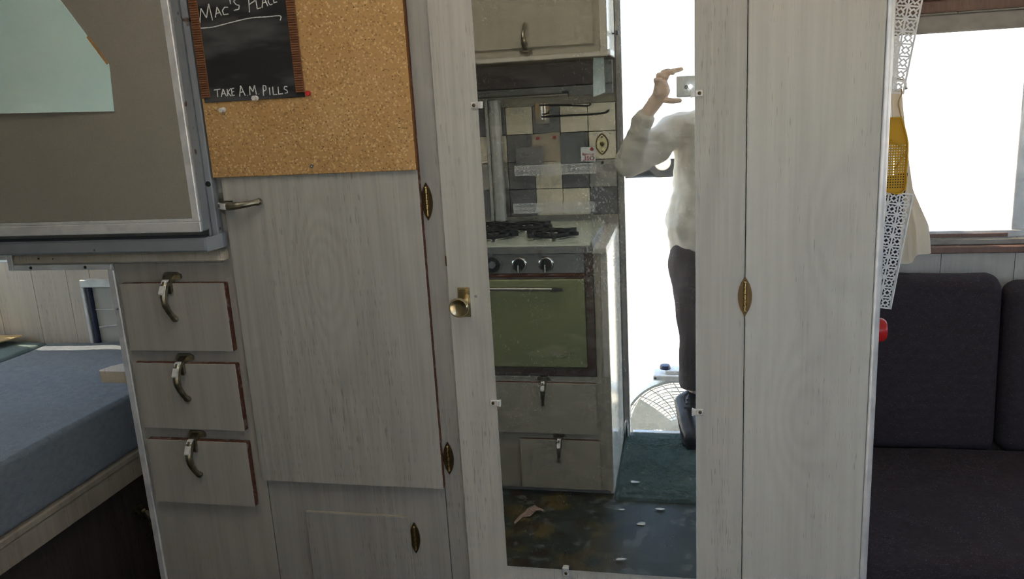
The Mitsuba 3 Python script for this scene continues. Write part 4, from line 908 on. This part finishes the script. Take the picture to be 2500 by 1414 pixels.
# ---------------------------------------------------------------- fan outside the doorway
fn_ = thing('floor_fan', 'white round floor fan standing outside the doorway', 'fan')
FX, FY, FZ, FR = -0.040, -0.55, -0.120, 0.245
def ring(r, y, t, n=56, s=8): return tube([(FX + r * math.cos(a), y, FZ + r * math.sin(a)) for a in np.linspace(0, 2 * math.pi, n, endpoint=False)], t, s, closed=True)
gr = [ring(r, FY + 0.052 - 0.030 * ((r - 0.055) / 0.19) ** 3, 0.0017, 56, 6) for r in np.linspace(0.062, FR - 0.012, 13)]
for q in range(28):
    a0 = q * 2 * math.pi / 28
    pts = []
    for t in np.linspace(0, 1, 9):
        r = 0.055 + (FR - 0.058) * t; a = a0 + 0.55 * t
        pts.append((FX + r * math.cos(a), FY + 0.0545 - 0.030 * t ** 3, FZ + r * math.sin(a)))
    gr.append(tube(pts, 0.0022, 6))
put('front_grille', cat(*gr), 'fan_plastic', fn_, label='white wire grille of rings and curved spokes')
put('back_grille', cat(*[ring(r, FY - 0.060, 0.0014, 44, 6) for r in np.linspace(0.05, FR - 0.012, 9)], *[tube([(FX + r * math.cos(a), FY - 0.060, FZ + r * math.sin(a)) for r in (0.03, FR - 0.005)], 0.0016, 6) for a in np.linspace(0, 2 * math.pi, 18, endpoint=False)]), 'fan_plastic', fn_)
shell = lathe([(FR - 0.004, -0.065), (FR + 0.006, -0.065), (FR + 0.010, 0.0), (FR + 0.006, 0.032), (FR - 0.004, 0.032), (FR - 0.001, 0.0), (FR - 0.004, -0.065)], 56)
put('shroud', tf(shell, M((1, 0, 0), (0, 0, -1), (0, 1, 0), (FX, FY, FZ))), 'fan_plastic', fn_, smooth=35)
put('hub', tf(lathe([(0, 0.046), (0.040, 0.046), (0.056, 0.050), (0.057, 0.058), (0.048, 0.062), (0.044, 0.058), (0.020, 0.060), (0, 0.062)], 36), M((1, 0, 0), (0, 0, -1), (0, 1, 0), (FX, FY, FZ))), 'fan_plastic', fn_, smooth=35)
for q in range(3):
    a = q * 2 * math.pi / 3 + 0.55
    def bl(u, v, a=a):
        r = 0.035 + 0.185 * u
        th = a + (v - 0.5) * (0.60 + 0.25 * u) + 0.25 * u
        return np.stack([FX + r * np.cos(th), FY - 0.012 + 0.035 * (v - 0.5) + 0 * u, FZ + r * np.sin(th)], -1)
    put('blade', sheet(9, 9, bl, 0.003), 'fan_plastic', fn_, smooth=40)
put('motor', tf(lathe([(0, -0.058), (0.05, -0.058), (0.055, -0.01), (0.035, 0.02), (0, 0.022)], 28), M((1, 0, 0), (0, 0, -1), (0, 1, 0), (FX, FY, FZ))), 'fan_plastic', fn_, smooth=35)
put('top_box', cat(rbox(-0.150, 0.075, FY - 0.055, FY + 0.045, FZ + FR + 0.008, FZ + FR + 0.032, 0.006, 10), rbox(-0.100, 0.02, FY - 0.04, FY + 0.03, FZ + FR + 0.033, FZ + FR + 0.050, 0.006, 10)), 'white_paint', fn_, smooth=40, label='white control box on top')
put('dial', tf(lathe([(0, 0), (0.0235, 0), (0.0245, 0.004), (0.021, 0.016), (0, 0.018)], 24), M((1, 0, 0), (0, 1, 0), (0, 0, 1), (-0.098, FY + 0.0, FZ + FR + 0.0505))), 'blue_plastic', fn_, smooth=35, label='dark blue speed dial')
put('screw', tf(lathe([(0, 0), (0.0055, 0), (0.004, 0.003), (0, 0.004)], 12), to_back((-0.140, FY + 0.045, FZ + FR + 0.020))), 'black_plastic', fn_)
for s in (-1, 1):
    put('leg', cat(tube(smooth_line([(FX + s * 0.13, FY - 0.04, FZ - FR * 0.86), (FX + s * 0.17, FY, -0.43), (FX + s * 0.19, FY + 0.02, -0.440)], 5), 0.010, 10), rbox(FX + s * 0.19 - 0.02, FX + s * 0.19 + 0.02, FY - 0.12, FY + 0.14, -0.4495, -0.432, 0.006, 8)), 'fan_plastic', fn_, smooth=40)

# ---------------------------------------------------------------- person holding the phone (in the doorway, seen in the mirror)
pe = thing('person', 'person in a loose light shirt and dark trousers holding up a phone in the doorway', 'person')
def C(*q): return [(np.array(p), r) for p, r in q]
def flipx(ch, c): return [(np.array([2 * c - p[0], p[1], p[2]]), r) for p, r in ch]
wristL, elbowL, shL = (-0.137, -0.052, 1.296), (-0.208, -0.155, 1.130), (-0.030, -0.330, 1.228)
handL = [C(((-0.137, -0.052, 1.296), 0.024), ((-0.104, -0.042, 1.338), 0.025), ((-0.080, -0.030, 1.372), 0.026), ((-0.082, -0.026, 1.392), 0.021)),
         C(((-0.112, -0.040, 1.335), 0.022), ((-0.088, -0.034, 1.352), 0.0175)),
         C(((-0.090, -0.025, 1.368), 0.019), ((-0.082, -0.026, 1.400), 0.0125)),
         C(((-0.095, -0.015, 1.368), 0.018), ((-0.093, -0.006, 1.398), 0.0125)),
         C(((-0.090, -0.034, 1.350), 0.014), ((-0.066, -0.026, 1.3385), 0.0105), ((-0.043, -0.020, 1.3355), 0.0092), ((-0.022, -0.014, 1.3360), 0.0078)),      # thumb
         C(((-0.076, -0.028, 1.404), 0.0108), ((-0.062, -0.018, 1.430), 0.0095), ((-0.040, -0.010, 1.4365), 0.0085), ((-0.016, -0.007, 1.4400), 0.0070)),     # index
         C(((-0.083, -0.020, 1.406), 0.0108), ((-0.078, 0.000, 1.432), 0.0095), ((-0.060, 0.010, 1.436), 0.0088), ((-0.044, 0.012, 1.4290), 0.0078)),
         C(((-0.090, -0.011, 1.403), 0.0105), ((-0.092, 0.011, 1.424), 0.0092), ((-0.078, 0.022, 1.425), 0.0085), ((-0.064, 0.022, 1.4150), 0.0075)),
         C(((-0.096, -0.003, 1.394), 0.0098), ((-0.101, 0.016, 1.409), 0.0085), ((-0.090, 0.027, 1.409), 0.0078), ((-0.079, 0.026, 1.4000), 0.0068))]
PC = 0.035
hands = handL + [flipx(c, PC) for c in handL]
elbowR, shR = (0.375, -0.170, 1.090), (0.290, -0.330, 1.228)
wristR = (2 * PC + 0.137, -0.052, 1.296)
head = [C(((0.130, -0.345, 1.26), 0.050), ((0.140, -0.335, 1.36), 0.046), ((0.152, -0.315, 1.455), 0.060)),
        C(((0.152, -0.325, 1.470), 0.082), ((0.155, -0.345, 1.480), 0.080)),
        C(((0.152, -0.310, 1.440), 0.068), ((0.151, -0.275, 1.395), 0.034)),
        C(((0.151, -0.262, 1.450), 0.011), ((0.151, -0.232, 1.428), 0.012)),                     # nose
        C(((0.064, -0.325, 1.455), 0.010), ((0.066, -0.332, 1.435), 0.012)), C(((0.240, -0.325, 1.455), 0.010), ((0.238, -0.332, 1.435), 0.012))]
torso = [C(((0.13, -0.34, 1.22), 0.075), ((0.13, -0.35, 0.95), 0.10), ((0.13, -0.34, 0.76), 0.10)),
         C((shL, 0.042), ((0.13, -0.34, 1.20), 0.085), (shR, 0.042)),
         C(((0.04, -0.34, 0.74), 0.08), ((0.22, -0.34, 0.74), 0.08))]
arms = [C((shL, 0.042), (elbowL, 0.034), (wristL, 0.0245)), C((shR, 0.042), (elbowR, 0.034), (wristR, 0.0245))]
kneeL, ankL = (0.045, -0.215, 0.430), (0.030, -0.275, 0.170)
kneeR, ankR = (0.215, -0.215, 0.430), (0.225, -0.250, 0.085)
legs = [C(((0.045, -0.33, 0.72), 0.075), (kneeL, 0.050), (ankL, 0.031)), C(((0.215, -0.33, 0.72), 0.075), (kneeR, 0.050), (ankR, 0.031)),
        C((ankL, 0.031), ((0.010, -0.205, 0.085), 0.028)), C((ankR, 0.031), ((0.230, -0.160, 0.042), 0.026))]
put('body', bones(hands + head + torso + arms + legs, 14, 0.006, 5), 'skin', pe, smooth=True)
shirt_ch = [C(((0.13, -0.345, 1.225), 0.095), ((0.13, -0.355, 1.02), 0.135), ((0.13, -0.35, 0.84), 0.145)),
            C((shL, 0.058), ((0.13, -0.345, 1.215), 0.095), (shR, 0.058)),
            C(((0.03, -0.345, 1.15), 0.080), ((0.045, -0.350, 0.97), 0.098), ((0.035, -0.345, 0.85), 0.122), ((0.045, -0.345, 0.79), 0.118)),
            C(((0.23, -0.345, 1.15), 0.080), ((0.215, -0.350, 0.97), 0.098), ((0.225, -0.345, 0.85), 0.122), ((0.215, -0.345, 0.79), 0.118)),
            C(((0.13, -0.345, 0.84), 0.145), ((0.13, -0.345, 0.79), 0.140)),
            C((shL, 0.060), ((-0.125, -0.238, 1.170), 0.062), ((elbowL[0] + 0.004, elbowL[1], elbowL[2] - 0.006), 0.057), ((-0.168, -0.094, 1.226), 0.043), ((-0.145, -0.063, 1.278), 0.031)),
            C((shR, 0.060), ((0.34, -0.245, 1.160), 0.055), (elbowR, 0.049), ((0.285, -0.105, 1.200), 0.040), ((2 * PC + 0.145, -0.063, 1.278), 0.031))]
sh = bones(shirt_ch, 18, 0.011, 10)
def folds(v):
    n1 = meshkit.noise(v * np.array([22, 22, 7.0]), 3) - 0.5
    n2 = meshkit.noise(v * np.array([45, 45, 60.0]), 8) - 0.5
    low = np.clip((0.98 - v[:, 2]) / 0.2, 0, 1)
    n3 = meshkit.noise(np.c_[v[:, 0] * 18 + v[:, 2] * 26, v[:, 1] * 18 - v[:, 2] * 20, v[:, 2] * 9], 14) - 0.5
    return (0.016 * n1 + 0.004 * n2 + 0.018 * n3 * (1 - 0.5 * low))
vn = np.array(sh.vertex_normals)
sh.vertices = np.array(sh.vertices) + vn * folds(np.array(sh.vertices))[:, None]
# cut the hem: everything below a sloping line goes away
mf = m3.Manifold(m3.Mesh(np.asarray(sh.vertices, np.float32), np.asarray(sh.faces, np.uint32)))
if mf.status() == m3.Error.NoError and not mf.is_empty():
    sh = man(mf.trim_by_plane((0.0, 0.0, 1.0), 0.700))
put('shirt', sh, 'shirt', pe, smooth=50, label='loose light grey-beige shirt')
put('cuff', tube([(-0.150, -0.070, 1.266), (-0.1415, -0.058, 1.2855)], [0.0345, 0.0335], 20), 'shirt', pe, smooth=40)
tr_ch = [C(((0.04, -0.335, 0.735), 0.110), ((0.22, -0.335, 0.735), 0.110)),
         C(((0.035, -0.335, 0.70), 0.110), ((0.046, -0.27, 0.57), 0.096), (kneeL, 0.077), ((0.038, -0.245, 0.33), 0.070), ((0.030, -0.265, 0.225), 0.066)),
         C(((0.225, -0.335, 0.70), 0.110), ((0.215, -0.27, 0.57), 0.096), (kneeR, 0.077), ((0.220, -0.235, 0.30), 0.070), ((0.225, -0.250, 0.14), 0.066))]
trs = bones(tr_ch, 18, 0.012, 10)
trs.vertices = np.array(trs.vertices) + np.array(trs.vertex_normals) * (0.010 * (meshkit.noise(np.array(trs.vertices) * np.array([25, 25, 12.0]), 5) - 0.5))[:, None]
mf = m3.Manifold(m3.Mesh(np.asarray(trs.vertices, np.float32), np.asarray(trs.faces, np.uint32)))
if mf.status() == m3.Error.NoError and not mf.is_empty():
    low = m3.Manifold.cube((0.30, 0.5, 0.25), True).rotate((-14, 0, 0)).translate((-0.02, -0.27, 0.080))
    trs = man(mf - m3.Manifold.cube((0.235, 0.6, 0.35), True).translate((0.01, -0.27, 0.028)) - m3.Manifold.cube((0.30, 0.6, 0.2), True).translate((0.29, -0.27, 0.0)))
put('trousers', trs, 'trousers', pe, smooth=50, label='dark grey trousers')
def shoe(heel, toe, ank, side):
    heel, toe, ank = map(np.array, (heel, toe, ank))
    mid = (heel + toe) / 2
    up = bones([C((heel, 0.036), (mid, 0.038), (toe, 0.032)), C((heel, 0.036), (ank, 0.038)), C((mid + (ank - mid) * 0.35, 0.036), (ank, 0.037))], 16, 0.009, 8)
    d = (toe - heel) / np.linalg.norm(toe - heel)
    n = np.cross(d, np.array([1.0, 0, 0])); n = n if n[2] < 0 else -n
    sole = hull([p + n * t + np.array([1, 0, 0]) * w * s for p, w in ((heel - d * 0.038, 0.022), (heel, 0.032), (mid, 0.034), (toe, 0.040), (toe + d * 0.028, 0.024)) for t in (0.026, 0.040) for s in (-1, 1)])
    laces = cat(*[cyl(mid + (ank - mid) * (0.25 + 0.18 * i) - n * 0.034 + np.array([-0.02, 0, 0]), mid + (ank - mid) * (0.25 + 0.18 * i) - n * 0.034 + np.array([0.02, 0, 0]), 0.0022, 6) for i in range(3)])
    k = put('shoe', up, 'shoe_black', pe, smooth=True, label='black lace-up shoe')
    put('sole', sole, 'black_plastic', k); put('lace', laces, 'black_iron', k)
shoe((-0.018, -0.262, 0.132), (0.016, -0.085, 0.056), (0.022, -0.268, 0.152), -1)
shoe((0.225, -0.270, 0.062), (0.245, -0.080, 0.058), (0.225, -0.258, 0.100), 1)
hair = bones([C(((0.152, -0.340, 1.490), 0.084), ((0.155, -0.365, 1.480), 0.082)), C(((0.155, -0.375, 1.45), 0.070), ((0.153, -0.375, 1.42), 0.058)), C(((0.10, -0.325, 1.515), 0.045), ((0.205, -0.325, 1.515), 0.045))], 16, 0.01, 6)
put('hair', hair, 'hair_grey', pe, smooth=True, label='short grey hair')
for s in (-1, 1):
    e = put('eye', trimesh.creation.icosphere(2, 0.0115).apply_translation((0.1515 + s * 0.031, -0.2555, 1.4585)), 'white_paint', pe, smooth=True)
    put('iris', trimesh.creation.icosphere(1, 0.0055).apply_translation((0.1515 + s * 0.031, -0.2480, 1.4585)), 'black_iron', e, smooth=True)
put('mouth', tube(smooth_line([(0.130, -0.2500, 1.402), (0.151, -0.2440, 1.4045), (0.172, -0.2500, 1.402)], 5), 0.0045, 8), 'paper_pink', pe, smooth=True)

ph = thing('phone', 'silver phone held sideways in front of the doorway by the person', 'phone')
put('case', rbox(-0.033, 0.103, -0.0135, -0.0035, 1.3465, 1.4170, 0.0045, 12), 'phone_silver', ph, smooth=40)
put('screen', bb(-0.028, 0.098, -0.0141, -0.0136, 1.3510, 1.4125, 0.0002), 'lens_glass', ph)
put('lens', tf(lathe([(0.0030, 0), (0.0058, 0), (0.0058, 0.0012), (0.0030, 0.0012), (0.0030, 0)], 24), to_back((0.0, -0.0035, 1.38))), 'black_plastic', ph)
fl = tf(lathe([(0, 0.0002), (0.0050, 0.0002), (0.0046, 0.0011), (0, 0.0012)], 20), to_back((0.0135, -0.0035, 1.3810)))
key = put('flash', fl, 'white_plastic', ph, label='lit white flash lamp')
scene[key]['emitter'] = {'type': 'area', 'radiance': rgb(30.0, 31.0, 32.0)}

# ---------------------------------------------------------------- outside
struct('ground')
put('gravel_yard', bb(-60, 60, -90, 60, -0.55, -0.45, 0.01), 'ground_pale', 'ground')
k = thing('cargo_trailer', 'white closed cargo trailer parked across the bright yard behind the person', 'trailer')
CX, CYY, CZ = -0.9, -15.6, -0.45
put('box', bb(CX - 2.1, CX + 2.1, CYY - 1.0, CYY + 1.0, CZ + 0.36, CZ + 2.3, 0.04), 'white_paint', k)
put('chassis', bb(CX - 2.0, CX + 2.0, CYY - 0.9, CYY + 0.9, CZ + 0.20, CZ + 0.3595, 0.02), 'black_plastic', k)
for wx in (-0.45, 0.40):
    for yy in (0.80, -0.98):
        w = put('wheel', cyl((CX + wx, CYY + yy, CZ + 0.315), (CX + wx, CYY + yy + 0.18, CZ + 0.315), 0.31, 28), 'tyre', k, smooth=40)
        put('hubcap', tf(lathe([(0, 0), (0.18, 0), (0.16, 0.02), (0, 0.03)], 20), to_back((CX + wx, CYY + yy + 0.181, CZ + 0.315))), 'steel', w)
put('side_lamp', bb(CX + 0.02, CX + 0.14, CYY + 0.905, CYY + 0.93, CZ + 0.22, CZ + 0.34, 0.01), 'lamp_red', k)
put('mud_flap', bb(CX - 0.90, CX - 0.86, CYY + 0.60, CYY + 0.95, CZ + 0.02, CZ + 0.1995, 0.005), 'tyre', k)

# ---------------------------------------------------------------- groups of repeats
for base, g in (('push_pin', 'push pins on the cork board'), ('lattice_strip', 'openwork strips on the closet side'), ('openwork_rack', 'openwork racks on the tiles'),
                ('wall_card', 'cards on the tiles'), ('paper_bit', 'paper bits on the floor')):
    for key in labels:
        if key == base or (key.startswith(base + '_') and key[len(base) + 1:].isdigit()):
            labels[key]['group'] = g
